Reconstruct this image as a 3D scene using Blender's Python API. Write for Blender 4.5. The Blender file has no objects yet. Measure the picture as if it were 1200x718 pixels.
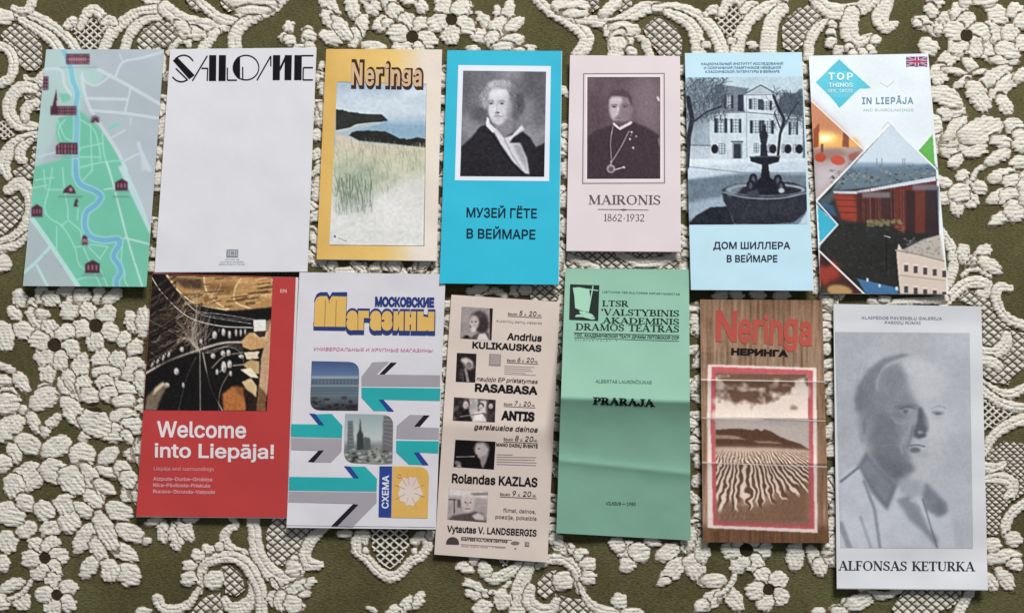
import bpy, math, random
import numpy as np
from mathutils import Vector
from mathutils.geometry import delaunay_2d_cdt

# ------------------------------------------------------------------ camera, world, light, exposure
SC = bpy.context.scene
COL = SC.collection
TH = math.radians(9.0)          # the phone leans a little towards the lower edge
DIST, FPX, CU, CVY = 0.675, 900.0, 600.0, 359.0
CAMP = np.array([0.0, -DIST * math.sin(TH), DIST * math.cos(TH)])
cd = bpy.data.cameras.new('camera'); cam = bpy.data.objects.new('camera', cd); COL.objects.link(cam)
cam.location = CAMP; cam.rotation_euler = (TH, 0, 0)
cd.sensor_width = 36; cd.lens = 27; cd.clip_start = .01; cd.clip_end = 50
SC.camera = cam
W = bpy.data.worlds.new('World'); SC.world = W; W.use_nodes = True
bg = W.node_tree.nodes['Background']; bg.inputs[0].default_value = (.88, .93, 1, 1); bg.inputs[1].default_value = .19

def area(name, loc, aim, sx, sy, power, color):
    l = bpy.data.lights.new(name, 'AREA'); l.shape = 'RECTANGLE'; l.size = sx; l.size_y = sy
    l.energy = power; l.color = color
    o = bpy.data.objects.new(name, l); COL.objects.link(o); o.location = loc
    o.rotation_euler = (Vector(aim) - Vector(loc)).to_track_quat('-Z', 'Y').to_euler()
    return o
area('window_light', (.75, 2.6, 1.95), (0, 0, 0), 1.1, .9, 160, (1, .975, .94))
SC.view_settings.view_transform = 'Standard'; SC.view_settings.look = 'None'
SC.view_settings.exposure = 0; SC.view_settings.gamma = 1
SC.cycles.max_bounces = 5; SC.cycles.use_denoising = True

PX = .00075                      # one photograph pixel on the cloth is about 0.75 mm
def unp(u, v, z):
    """point of height z that the lens sees at (u, v)"""
    u = np.asarray(u, float); v = np.asarray(v, float); z = np.asarray(z, float)
    dx = (u - CU) / FPX; dy = -(v - CVY) / FPX
    c, s = math.cos(TH), math.sin(TH)
    wy = dy * c + s; wz = dy * s - c
    t = (z - CAMP[2]) / wz
    return np.stack([CAMP[0] + dx * t, CAMP[1] + wy * t, z + 0 * t], -1)

# ------------------------------------------------------------------ helpers
def s2l(c):
    c = np.asarray(c, float)
    return np.where(c <= .04045, c / 12.92, ((np.maximum(c, 0) + .055) / 1.055) ** 2.4)
KA = 1.0                         # display value -> base colour under this window
def alb(c):
    return np.clip(s2l(np.asarray(c, float) / 255.) * KA, .004, .88)

_r = np.random.default_rng(5)
_T = _r.random((256, 256))
def vn(X, Y, sc, seed=0, sy=None):
    """smooth value noise 0..1"""
    x = X / sc + seed * 17.3; y = Y / (sy or sc) + seed * 7.7
    ix = np.floor(x).astype(int); iy = np.floor(y).astype(int)
    fx = x - ix; fy = y - iy
    fx = fx * fx * (3 - 2 * fx); fy = fy * fy * (3 - 2 * fy)
    a = _T[ix & 255, iy & 255]; b = _T[(ix + 1) & 255, iy & 255]
    c = _T[ix & 255, (iy + 1) & 255]; d = _T[(ix + 1) & 255, (iy + 1) & 255]
    return (a * (1 - fx) + b * fx) * (1 - fy) + (c * (1 - fx) + d * fx) * fy

def link(name, me, mat, parent=None):
    o = bpy.data.objects.new(name, me); COL.objects.link(o)
    if mat is not None: me.materials.append(mat)
    if parent is not None:
        o.parent = parent; o.matrix_parent_inverse = parent.matrix_world.inverted()
    return o
def mesh_np(name, V, F, smooth=False, col=None):
    """V (n,3); F (m,k) array of equal-sized faces"""
    V = np.asarray(V, np.float32); F = np.asarray(F, np.int32)
    me = bpy.data.meshes.new(name)
    me.vertices.add(len(V)); me.vertices.foreach_set('co', V.ravel())
    k = F.shape[1]
    me.loops.add(F.size); me.loops.foreach_set('vertex_index', F.ravel())
    me.polygons.add(len(F)); me.polygons.foreach_set('loop_start', np.arange(0, F.size, k, dtype=np.int32))
    me.polygons.foreach_set('use_smooth', np.full(len(F), smooth))
    if col is not None:
        a = me.color_attributes.new('print', 'FLOAT_COLOR', 'POINT')
        c = np.ones((len(V), 4), np.float32); c[:, :3] = col
        a.data.foreach_set('color', c.ravel())
    me.update(calc_edges=True); me.validate()
    return me
def empty(name, loc, label, cat, group=None):
    o = bpy.data.objects.new(name, None); COL.objects.link(o); o.location = loc
    o.empty_display_size = .01
    o['label'] = label; o['category'] = cat
    if group: o['group'] = group
    bpy.context.view_layer.update()
    o.matrix_world.translation = loc
    return o

def newmat(name):
    m = bpy.data.materials.new(name); m.use_nodes = True; nt = m.node_tree
    return m, nt, nt.nodes['Principled BSDF']
def nd(nt, t, **kw):
    n = nt.nodes.new(t)
    for k, v in kw.items():
        if k[0] == '_': setattr(n, k[1:], v)
        else: n.inputs[k.replace('__', ' ')].default_value = v
    return n
def paper_mat(name, col=None, rough=.6, spec=.3, grain=.04, mott=.055, bump=.3, attr=False, coat=0):
    """printed paper: colour from the mesh print or one ink colour, with mottling, fibre grain and slight cockle"""
    m, nt, b = newmat(name); L = nt.links
    tc = nd(nt, 'ShaderNodeTexCoord')
    n1 = nd(nt, 'ShaderNodeTexNoise', Scale=28., Detail=4., Roughness=.6)
    n2 = nd(nt, 'ShaderNodeTexNoise', Scale=1500., Detail=2.)
    L.new(tc.outputs['Object'], n1.inputs[0]); L.new(tc.outputs['Object'], n2.inputs[0])
    r1 = nd(nt, 'ShaderNodeMapRange'); r1.inputs[3].default_value = 1 - mott; r1.inputs[4].default_value = 1 + mott
    r2 = nd(nt, 'ShaderNodeMapRange'); r2.inputs[3].default_value = 1 - grain; r2.inputs[4].default_value = 1 + grain
    L.new(n1.outputs[0], r1.inputs[0]); L.new(n2.outputs[0], r2.inputs[0])
    mu = nd(nt, 'ShaderNodeMath', _operation='MULTIPLY'); L.new(r1.outputs[0], mu.inputs[0]); L.new(r2.outputs[0], mu.inputs[1])
    vm = nd(nt, 'ShaderNodeVectorMath', _operation='SCALE')
    if attr:
        at = nd(nt, 'ShaderNodeAttribute', _attribute_name='print'); L.new(at.outputs['Color'], vm.inputs[0])
    else:
        vm.inputs[0].default_value = tuple(alb(col))
    L.new(mu.outputs[0], vm.inputs['Scale']); L.new(vm.outputs[0], b.inputs['Base Color'])
    b.inputs['Roughness'].default_value = rough
    b.inputs['Specular IOR Level'].default_value = spec
    if coat:
        b.inputs['Coat Weight'].default_value = coat; b.inputs['Coat Roughness'].default_value = .28
    bp = nd(nt, 'ShaderNodeBump', Strength=bump, Distance=.0006)
    n3 = nd(nt, 'ShaderNodeTexNoise', Scale=55., Detail=3.)
    L.new(tc.outputs['Object'], n3.inputs[0]); L.new(n3.outputs[0], bp.inputs['Height']); L.new(bp.outputs[0], b.inputs['Normal'])
    return m
_inks = {}
def ink(c, rough=.55):
    k = (tuple(c), rough)
    if k not in _inks: _inks[k] = paper_mat('ink_%d_%d_%d' % tuple(c), c, rough, .12, .05, .05, .05)
    return _inks[k]
PRINT_MATT = paper_mat('print_matt', attr=True, rough=.7, spec=.12)
PRINT_SEMI = paper_mat('print_semigloss', attr=True, rough=.5, spec=.22, coat=.06)
PAGE = paper_mat('page_paper', (214, 214, 216), .7, .2)

# ------------------------------------------------------------------ flat shapes and lettering
def clean_fill(loops):
    """splits the outlines into groups that do not overlap sideways, then fills each"""
    lo = sorted([l for l in loops if len(l) > 2], key=lambda l: min(p[0] for p in l)); gr = []; mx = -1e9
    for l in lo:
        if min(p[0] for p in l) > mx: gr.append([])
        gr[-1].append(l); mx = max(mx, max(p[0] for p in l))
    Vs, Fs, n = [np.zeros((0, 2))], [np.zeros((0, 3), int)], 0
    for g in gr:
        V, F = fill_group(g)
        if len(F): Vs.append(V); Fs.append(F + n); n += len(V)
    return np.concatenate(Vs), np.concatenate(Fs)
def fill_group(loops):
    """loops: list of closed 2-D outlines; non-zero winding union as triangles"""
    P = []; E = []
    for lp in loops:
        lp = [tuple(p) for p in lp]
        q = [lp[0]]
        for p in lp[1:]:
            if abs(p[0] - q[-1][0]) + abs(p[1] - q[-1][1]) > 1e-5: q.append(p)
        if len(q) > 2 and abs(q[0][0] - q[-1][0]) + abs(q[0][1] - q[-1][1]) < 1e-5: q.pop()
        if len(q) < 3: continue
        n = len(P); P += q; E += [(n + i, n + (i + 1) % len(q)) for i in range(len(q))]
    if not P: return np.zeros((0, 2)), np.zeros((0, 3), int)
    vo, eo, fo = delaunay_2d_cdt([Vector(p) for p in P], E, [], 0, 1e-6)[:3]
    V = np.array([(p[0], p[1]) for p in vo]); F = np.array([f for f in fo if len(f) == 3], int)
    c = V[F].mean(1)
    A = np.array(P); ed = np.array(E); a = A[ed[:, 0]]; b = A[ed[:, 1]]
    k = a[:, 1] != b[:, 1]; a, b = a[k], b[k]
    wn = np.zeros(len(c), int)
    for i in range(0, len(c), 400):
        x = c[i:i + 400, 0][:, None]; y = c[i:i + 400, 1][:, None]
        up = (a[:, 1] <= y) & (b[:, 1] > y); dn = (a[:, 1] > y) & (b[:, 1] <= y)
        cr = (b[:, 0] - a[:, 0]) * (y - a[:, 1]) - (x - a[:, 0]) * (b[:, 1] - a[:, 1])
        wn[i:i + 400] = (up & (cr > 0)).sum(1) - (dn & (cr < 0)).sum(1)
    F = F[wn != 0]
    return V, F
def area2(lp):
    return sum(lp[i][0] * lp[(i + 1) % len(lp)][1] - lp[(i + 1) % len(lp)][0] * lp[i][1] for i in range(len(lp)))
def ccw(lp):
    return lp if area2(lp) > 0 else lp[::-1]
def seg(x0, y0, x1, y1, w, w2=None):
    w2 = w if w2 is None else w2
    dx, dy = x1 - x0, y1 - y0; L = math.hypot(dx, dy) or 1; nx, ny = -dy / L / 2, dx / L / 2
    return ccw([(x0 + nx * w, y0 + ny * w), (x1 + nx * w2, y1 + ny * w2), (x1 - nx * w2, y1 - ny * w2), (x0 - nx * w, y0 - ny * w)])
def path(pts, w):
    return [seg(*pts[i], *pts[i + 1], w) for i in range(len(pts) - 1)]
def arc(cx, cy, rx, ry, a0, a1, wt, wn_, n=14):
    """arc band; thickness wt where it runs vertical, wn_ where horizontal"""
    o, i = [], []
    for k in range(n + 1):
        a = math.radians(a0 + (a1 - a0) * k / n); c, s = math.cos(a), math.sin(a)
        w = wn_ + (wt - wn_) * abs(c) ** 1.5
        o.append((cx + (rx) * c, cy + (ry) * s)); i.append((cx + (rx - w) * c, cy + (ry - min(w, wn_ * 1.2)) * s))
    return ccw(o + i[::-1])

# roman capitals, cap height 1 (thick / thin strokes and bracketless serifs)
K, N_ = .15, .055
def sf(x, y, l=.17): return [(x - l, y - .02), (x + l, y - .02), (x + l, y + .025), (x - l, y + .025)]
def stem(x, y0=0, y1=1, w=K, s0=1, s1=1):
    o = [seg(x, y0, x, y1, w)]
    if s0: o.append(sf(x, y0 + .02))
    if s1: o.append(sf(x, y1 - .025))
    return o
SER = {
 'A': (.86, [seg(.12, 0, .42, 1, N_), seg(.40, 1, .72, 0, K), seg(.2, .34, .58, .34, .05), sf(.12, .02, .13), sf(.72, .02)]),
 'B': (.70, stem(.17) + [seg(.17, .975, .4, .975, .05), seg(.17, .52, .42, .52, .05), seg(.17, .025, .42, .025, .05), arc(.38, .76, .22, .24, -90, 90, K, .05), arc(.4, .27, .26, .27, -90, 90, K, .05)]),
 'D': (.84, stem(.17) + [seg(.17, .975, .4, .975, .05), seg(.17, .025, .4, .025, .05), arc(.36, .5, .42, .5, -90, 90, K, .05)]),
 'E': (.66, stem(.17) + [seg(.17, .975, .56, .975, .05), seg(.17, .025, .6, .025, .05), seg(.17, .52, .45, .52, .05), seg(.56, 1, .56, .8, .045), seg(.6, 0, .6, .23, .045), seg(.45, .42, .45, .62, .045)]),
 'F': (.62, stem(.17) + [seg(.17, .975, .55, .975, .05), seg(.17, .52, .45, .52, .05), seg(.55, 1, .55, .8, .045), seg(.45, .42, .45, .62, .045)]),
 'I': (.36, stem(.18)),
 'K': (.80, stem(.17) + [seg(.2, .42, .62, 1, N_), seg(.33, .56, .7, 0, K), sf(.62, .975, .12), sf(.7, .02, .13)]),
 'L': (.64, stem(.17) + [seg(.17, .025, .58, .025, .05), seg(.58, 0, .58, .25, .045)]),
 'M': (1.02, [seg(.15, 0, .17, 1, N_), seg(.17, 1, .5, .05, K), seg(.5, .05, .82, 1, N_), seg(.85, 0, .84, 1, K), sf(.15, .02, .12), sf(.85, .02), sf(.14, .975, .1), sf(.87, .975, .12)]),
 'N': (.88, [seg(.16, 0, .16, 1, N_), seg(.16, 1, .72, 0, K), seg(.72, 0, .72, 1, N_), sf(.16, .02, .12), sf(.13, .975, .1), sf(.72, .975, .12)]),
 'O': (.90, [arc(.45, .5, .41, .51, -90, 90, K, .05), arc(.45, .5, .41, .51, 90, 270, K, .05)]),
 'P': (.68, stem(.17) + [seg(.17, .975, .38, .975, .05), seg(.17, .47, .38, .47, .05), arc(.36, .725, .27, .275, -90, 90, K, .05)]),
 'R': (.78, stem(.17) + [seg(.17, .975, .38, .975, .05), seg(.17, .5, .38, .5, .05), arc(.36, .74, .26, .26, -90, 90, K, .05), seg(.36, .5, .66, 0, K), sf(.67, .02, .1)]),
 'S': (.62, [arc(.31, .75, .25, .25, 20, 270, .12, .05), arc(.31, .27, .27, .27, -160, 90, .13, .05), seg(.17, .62, .47, .42, .12), seg(.53, .72, .53, .97, .04), seg(.06, .04, .06, .3, .04)]),
 'T': (.74, stem(.37, 0, 1, K, 1, 0) + [seg(.04, .975, .7, .975, .05), seg(.05, 1, .05, .78, .045), seg(.69, 1, .69, .78, .045)]),
 'U': (.86, [seg(.19, .3, .19, 1, K), sf(.19, .975, .15), seg(.7, .3, .7, 1, N_), sf(.7, .975, .12), arc(.44, .3, .32, .31, 180, 270, K, .06), arc(.44, .3, .285, .31, 270, 360, .06, .06)]),
 'V': (.84, [seg(.14, 1, .44, 0, K), seg(.44, 0, .72, 1, N_), sf(.14, .975, .14), sf(.72, .975, .12)]),
 'Y': (.80, [seg(.12, 1, .4, .45, K), seg(.42, .45, .68, 1, N_), sf(.12, .975, .13), sf(.68, .975, .11)] + stem(.41, 0, .48, K, 1, 0)),
 'J': (.66, stem(.46, .14, 1, K, 0, 1) + [arc(.28, .2, .255, .22, -170, 0, K, .07), [(.02, .2), (.02, .33), (.14, .33), (.14, .2)]]),
 '1': (.42, stem(.22, 0, 1, .11, 1, 0) + [seg(.22, .98, .08, .84, .05)]),
 '2': (.60, [arc(.29, .74, .24, .26, -20, 170, .11, .05), seg(.5, .64, .08, .05, .07), seg(.06, .04, .54, .04, .09)]),
 '3': (.56, [arc(.27, .76, .22, .24, -90, 150, .1, .05), arc(.27, .28, .25, .28, -150, 90, .12, .05)]),
 '6': (.60, [arc(.3, .3, .25, .3, -90, 90, .1, .05), arc(.3, .3, .25, .3, 90, 270, .1, .05), seg(.1, .35, .45, .99, .08)]),
 '8': (.58, [arc(.28, .76, .2, .24, -90, 90, .09, .05), arc(.28, .76, .2, .24, 90, 270, .09, .05), arc(.28, .28, .24, .28, -90, 90, .1, .05), arc(.28, .28, .24, .28, 90, 270, .1, .05)]),
 '9': (.60, [arc(.3, .7, .25, .3, -90, 90, .1, .05), arc(.3, .7, .25, .3, 90, 270, .1, .05), seg(.5, .65, .15, .01, .08)]),
 '\'': (.24, [seg(.12, .7, .12, 1, .1, .14)]),
 '•': (.46, [[(.23 + .07 * math.cos(a), .4 + .07 * math.sin(a)) for a in np.linspace(0, 5.6, 9)]]),
 ' ': (.42, []), '.': (.26, [seg(.1, 0, .1, .12, .12)]), '-': (.5, [seg(.05, .4, .42, .4, .08)]),
}
_gc = {}
CAPH = 1.
FONT = None                      # Blender's own bundled sans; its built-in font serves when that is absent
try:
    FONT = bpy.data.fonts.load(bpy.utils.system_resource('DATAFILES', path='fonts') + '/Inter.woff2')
except Exception:
    FONT = None
def glyphs(s, bold=0., font='sans', track=0., nseg=4):
    key = (s, bold, font, track, nseg)
    if key in _gc: return _gc[key]
    loops = []
    if font == 'serif':
        x = 0
        for ch in s:
            w, sh = SER[ch]
            for lp in sh: loops.append(ccw([(px + x, py) for px, py in lp]))
            x += w + track
        cap = 1.0
    else:
        c = bpy.data.curves.new('tmp', 'FONT'); c.body = s; c.size = 1; c.space_character = 1 + track
        if FONT and font != 'geo': c.font = FONT
        o = bpy.data.objects.new('tmp', c); COL.objects.link(o)
        dg = bpy.context.evaluated_depsgraph_get()
        cu = o.evaluated_get(dg).to_curve(dg)
        for sp in cu.splines:
            bp = sp.bezier_points; n = len(bp); lp = []
            if n == 0: continue
            for i in range(n):
                a, b = bp[i], bp[(i + 1) % n]
                p0, p1, p2, p3 = a.co, a.handle_right, b.handle_left, b.co
                straight = (p1 - p0).cross(p3 - p0).length < 1e-5 and (p2 - p0).cross(p3 - p0).length < 1e-5
                for k in range(1 if straight else nseg):
                    t = k / nseg
                    q = p0 * (1 - t) ** 3 + p1 * 3 * t * (1 - t) ** 2 + p2 * 3 * t * t * (1 - t) + p3 * t ** 3
                    lp.append((q.x, q.y))
            loops.append(lp)
        o.evaluated_get(dg).to_curve_clear(); bpy.data.objects.remove(o); bpy.data.curves.remove(c)
        cap = CAPH if font != 'geo' else .69
    loops = [[(x / cap, y / cap) for x, y in lp] for lp in loops]
    V, F = clean_fill(loops)
    if bold and len(F):
        # weight: every outline pushed outwards along its corner normals, then filled again
        T = V[F]; ar = (T[:, 1, 0] - T[:, 0, 0]) * (T[:, 2, 1] - T[:, 0, 1]) - (T[:, 1, 1] - T[:, 0, 1]) * (T[:, 2, 0] - T[:, 0, 0])
        F = np.where((ar < 0)[:, None], F[:, ::-1], F); ed = set()
        for f in F.tolist():
            for i in range(3): ed.add((f[i], f[(i + 1) % 3]))
        nx = {}
        for p, q in ed:
            if (q, p) not in ed: nx.setdefault(p, []).append(q)
        out = []
        while nx:
            p0 = next(iter(nx)); lp = [p0]; p = p0
            while p in nx:
                q = nx[p].pop()
                if not nx[p]: del nx[p]
                if q == p0: break
                lp.append(q); p = q
            if len(lp) > 2:
                A = V[lp]
                d1 = A - np.roll(A, 1, 0); d2 = np.roll(A, -1, 0) - A
                d1 /= np.maximum(np.hypot(*d1.T), 1e-9)[:, None]; d2 /= np.maximum(np.hypot(*d2.T), 1e-9)[:, None]
                n1 = np.stack([d1[:, 1], -d1[:, 0]], 1); n2 = np.stack([d2[:, 1], -d2[:, 0]], 1)
                m = n1 + n2; m /= np.maximum((m * n1).sum(1), .6)[:, None]
                out.append((A + m * bold).tolist())
        V, F = clean_fill(out)
    _gc[key] = (V, F)
    return V, F

V_, F_ = glyphs('H'); CAPH = V_[:, 1].max() - V_[:, 1].min(); _gc.clear()
class Sheet:
    cock = .0011
    """a printed piece: quad of four corners as seen, with its own height profile"""
    def __init__(s, corners, z0=.0031, prof=None):
        s.c = np.array(corners, float); s.z0 = z0; s.prof = prof or (lambda a, b: 0 * a)
    def uv(s, a, b):
        c = s.c; a = np.asarray(a)[..., None]; b = np.asarray(b)[..., None]
        return (c[0] * (1 - a) + c[1] * a) * (1 - b) + (c[3] * (1 - a) + c[2] * a) * b
    def inv(s, p):
        p = np.asarray(p, float); a = np.full(p.shape[:-1], .5); b = a.copy(); c = s.c
        for _ in range(6):
            A, B = a[..., None], b[..., None]
            r = s.uv(a, b) - p
            da = (c[1] - c[0]) * (1 - B) + (c[2] - c[3]) * B
            db = (c[3] - c[0]) * (1 - A) + (c[2] - c[1]) * A
            det = da[..., 0] * db[..., 1] - da[..., 1] * db[..., 0]
            a = a - (r[..., 0] * db[..., 1] - r[..., 1] * db[..., 0]) / det
            b = b - (da[..., 0] * r[..., 1] - da[..., 1] * r[..., 0]) / det
        return a, b
    def z(s, p):
        a, b = s.inv(p); p = np.asarray(p, float); return s.z0 + s.prof(np.clip(a, 0, 1), np.clip(b, 0, 1)) + s.cock * (vn(p[..., 0], p[..., 1], 52, 4) + .4 * vn(p[..., 0], p[..., 1], 23, 6) - .7)
    def P(s, p, lift=0.):
        p = np.asarray(p, float); return unp(p[..., 0], p[..., 1], s.z(p) + lift)

def grid_sheet(name, sh, quad, step, lift, thick, mat, parent, canvas=None, wob=0):
    """a slab of paper following the sheet's height profile"""
    q = Sheet(quad); w = np.hypot(*(q.c[1] - q.c[0])); h = np.hypot(*(q.c[3] - q.c[0]))
    nx = max(2, int(w / step)); ny = max(2, int(h / step))
    a, b = np.meshgrid(np.linspace(0, 1, nx + 1), np.linspace(0, 1, ny + 1))
    p = q.uv(a, b)
    if wob:  # a hand-cut, slightly uneven edge
        p = p + wob * (vn(p[..., 0], p[..., 1], 23, 3) - .5)[..., None] * 2
    V = sh.P(p, lift).reshape(-1, 3)
    idx = np.arange((nx + 1) * (ny + 1)).reshape(ny + 1, nx + 1)
    F = np.stack([idx[:-1, :-1], idx[1:, :-1], idx[1:, 1:], idx[:-1, 1:]], -1).reshape(-1, 4)
    col = canvas.sample(p.reshape(-1, 2)) if canvas is not None else None
    if thick:
        rim = np.concatenate([idx[0, :], idx[1:, -1], idx[-1, -2::-1], idx[-2:0:-1, 0]])
        T_ = V[rim]; B = T_.copy(); B[:, 2] -= thick; n = len(V); V = np.concatenate([V, T_, B]); m_ = len(rim)
        k = np.arange(len(rim)); k2 = (k + 1) % len(rim)
        S = np.stack([n + k, n + k2, n + m_ + k2, n + m_ + k], -1)
        F = np.concatenate([F, S])
        if col is not None: col = np.concatenate([col, np.tile(alb((205, 203, 198)), (2 * len(rim), 1))])
    me = mesh_np(name, V, F, smooth=False, col=col)
    if step > 2:
        me.polygons.foreach_set('use_smooth', np.r_[np.ones(nx * ny, bool), np.zeros(len(me.polygons) - nx * ny, bool)])
    o = link(name, me, mat, parent)
    return o
def put(sh, parent, name, V, F, lift, mat):
    if not len(F): return None
    V = np.asarray(V, float)
    for _ in range(9):
        T = V[F]; e = np.stack([np.hypot(*(T[:, i] - T[:, (i + 1) % 3]).T) for i in range(3)], 1); big = e.max(1) > 6
        if not big.any(): break
        k = e[big].argmax(1); B = F[big]; r = np.arange(len(B))
        p, q, o = B[r, k], B[r, (k + 1) % 3], B[r, (k + 2) % 3]
        key = np.sort(np.stack([p, q], 1), 1); u, iv = np.unique(key, axis=0, return_inverse=True); iv = iv.ravel()
        m = len(V) + iv; V = np.concatenate([V, (V[u[:, 0]] + V[u[:, 1]]) / 2])
        F = np.concatenate([F[~big], np.stack([p, m, o], 1), np.stack([m, q, o], 1)])
    used = np.unique(F); re = np.zeros(len(V), int); re[used] = np.arange(len(used))
    V = np.asarray(V)[used]; F = re[F]
    a = V[F]; ar = (a[:, 1, 0] - a[:, 0, 0]) * (a[:, 2, 1] - a[:, 0, 1]) - (a[:, 1, 1] - a[:, 0, 1]) * (a[:, 2, 0] - a[:, 0, 0])
    F = np.where((ar > 0)[:, None], F[:, ::-1], F)       # image y runs down: keep the faces upwards
    return link(name, mesh_np(name, sh.P(V, lift), F), mat, parent)
def text(sh, parent, name, s, x, y, h, w=None, ang=0, c=(20, 20, 24), bold=0, font='sans', shear=0, lift=.00028, track=0, align='l', fr=None):
    V, F = glyphs(s, bold, font, track, 4 if h / (fr[2] if fr else 1) > 11 else 3 if h / (fr[2] if fr else 1) > 4 else 2)
    if fr: ox, oy, sc = fr; x = ox + x / sc; y = oy + y / sc; h = h / sc; w = w / sc if w else None
    x0 = V[np.unique(F), 0].min(); x1 = V[np.unique(F), 0].max()
    sx = (w / (x1 - x0)) if w else h
    X = (V[:, 0] - x0) * sx + V[:, 1] * shear * h; Y = -V[:, 1] * h
    if align == 'c': X = X - (x1 - x0) * sx / 2
    if align == 'r': X = X - (x1 - x0) * sx
    a = math.radians(ang); P = np.stack([x + X * math.cos(a) - Y * math.sin(a), y + X * math.sin(a) + Y * math.cos(a)], -1)
    return put(sh, parent, name, P, F, lift, ink(c))
def shapes(sh, parent, name, loops, c, lift=.00028, fr=None):
    V, F = clean_fill([ccw(list(l)) for l in loops])
    if fr: V = V / fr[2] + np.array(fr[:2])
    return put(sh, parent, name, V, F, lift, ink(c))

# ------------------------------------------------------------------ painter for printed pictures
def gblur(M, s):
    if s < .3: return M
    r = int(math.ceil(s * 2.6)); k = np.exp(-.5 * (np.arange(-r, r + 1) / s) ** 2); k /= k.sum()
    for ax in (0, 1):
        P = np.pad(M, [(r, r) if i == ax else (0, 0) for i in range(2)], 'edge'); O = 0
        for i, kk in enumerate(k):
            O = O + kk * (P[i:i + M.shape[0]] if ax == 0 else P[:, i:i + M.shape[1]])
        M = O
    return M
class Cv:
    def __init__(s, x0, y0, x1, y1, c=(255, 255, 255), ss=1.7):
        s.x0, s.y0, s.ss = x0 - 3, y0 - 3, ss
        s.w = int((x1 - x0 + 6) * ss); s.h = int((y1 - y0 + 6) * ss)
        s.X, s.Y = np.meshgrid(s.x0 + (np.arange(s.w) + .5) / ss, s.y0 + (np.arange(s.h) + .5) / ss)
        s.I = np.ones((s.h, s.w, 3)) * np.array(c, float); s.f = (0, 0, 1)
    def fr(s, ox, oy, sc): s.f = (ox, oy, sc); return s
    def t(s, pts): p = np.asarray(pts, float); return p / s.f[2] + np.array(s.f[:2])
    def put(s, M, c, win, a=1):
        y0, y1, x0, x1 = win; M = (M * a)[..., None]
        if callable(c): cc = c(s.X[y0:y1, x0:x1], s.Y[y0:y1, x0:x1])
        else: cc = np.array(c, float)
        s.I[y0:y1, x0:x1] = s.I[y0:y1, x0:x1] * (1 - M) + cc * M
    def win(s, p, m):
        a = np.floor((p.min(0) - m - np.array([s.x0, s.y0])) * s.ss).astype(int)
        b = np.ceil((p.max(0) + m - np.array([s.x0, s.y0])) * s.ss).astype(int)
        return max(a[1], 0), min(max(b[1], 0), s.h), max(a[0], 0), min(max(b[0], 0), s.w)
    def poly(s, pts, c, b=.35, a=1):
        p = s.t(pts); b = b if s.f[2] == 1 or b == .35 else b / s.f[2]; w = s.win(p, b * 3 + 1)
        if w[1] <= w[0] or w[3] <= w[2]: return s
        X = s.X[w[0]:w[1], w[2]:w[3]]; Y = s.Y[w[0]:w[1], w[2]:w[3]]; M = np.zeros(X.shape, bool)
        for i in range(len(p)):
            (ax, ay), (bx, by) = p[i], p[(i + 1) % len(p)]
            if ay == by: continue
            cn = ((ay > Y) != (by > Y)) & (X < (bx - ax) * (Y - ay) / (by - ay) + ax); M ^= cn
        s.put(gblur(M.astype(float), max(b, .5) * s.ss), c, w, a); return s
    def rect(s, x0, y0, x1, y1, c, b=.35, a=1): return s.poly([(x0, y0), (x1, y0), (x1, y1), (x0, y1)], c, b, a)
    def ell(s, cx, cy, rx, ry, c, ang=0, b=.5, a=1):
        an = math.radians(ang); t = np.linspace(0, 2 * math.pi, 40, endpoint=False)
        x = rx * np.cos(t); y = ry * np.sin(t)
        return s.poly(np.stack([cx + x * math.cos(an) - y * math.sin(an), cy + x * math.sin(an) + y * math.cos(an)], -1), c, b, a)
    def line(s, pts, w, c, b=.35, a=1, taper=False):
        p = s.t(pts); w = w / s.f[2]; b = b if s.f[2] == 1 or b == .35 else b / s.f[2]; wi = s.win(p, w + b * 3 + 1)
        if wi[1] <= wi[0] or wi[3] <= wi[2]: return s
        X = s.X[wi[0]:wi[1], wi[2]:wi[3]]; Y = s.Y[wi[0]:wi[1], wi[2]:wi[3]]; D = np.full(X.shape, 1e9)
        n = len(p) - 1
        for i in range(n):
            a0, b0 = p[i], p[i + 1]; d = b0 - a0; L = max((d ** 2).sum(), 1e-9)
            t = np.clip(((X - a0[0]) * d[0] + (Y - a0[1]) * d[1]) / L, 0, 1)
            ww = w * (1 - (i + t) / n) if taper else w
            D = np.minimum(D, np.hypot(X - a0[0] - t * d[0], Y - a0[1] - t * d[1]) - ww / 2)
        M = np.clip(.5 - D * s.ss / (1 + b * s.ss), 0, 1); s.put(M, c, wi, a); return s
    def curve(s, pts, w, c, b=.35, a=1, taper=False): return s.line(smooth(pts), w, c, b, a, taper)
    def vgrad(s, stops):
        ys = [s.t([(0, y)])[0][1] for y, _ in stops]
        for k in range(3): s.I[..., k] = np.interp(s.Y, ys, [c[k] for _, c in stops])
        return s
    def noise(s, sc, amp, seed=1, sy=None, mask=None):
        n = (vn(s.X, s.Y, sc, seed, sy) - .5) * 2 * amp
        if mask is not None: n = n * mask(s.X, s.Y)
        s.I = s.I + n[..., None]; return s
    def finish(s, con=1.08, sharp=.7, r=1.3):
        """the crisp halftone look of a printed photograph"""
        L = s.I.mean(2); s.I = s.I + (sharp * (L - gblur(L, r * s.ss)))[..., None]
        s.I = np.clip(118 + (s.I - 118) * con, 6, 240); return s
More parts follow.
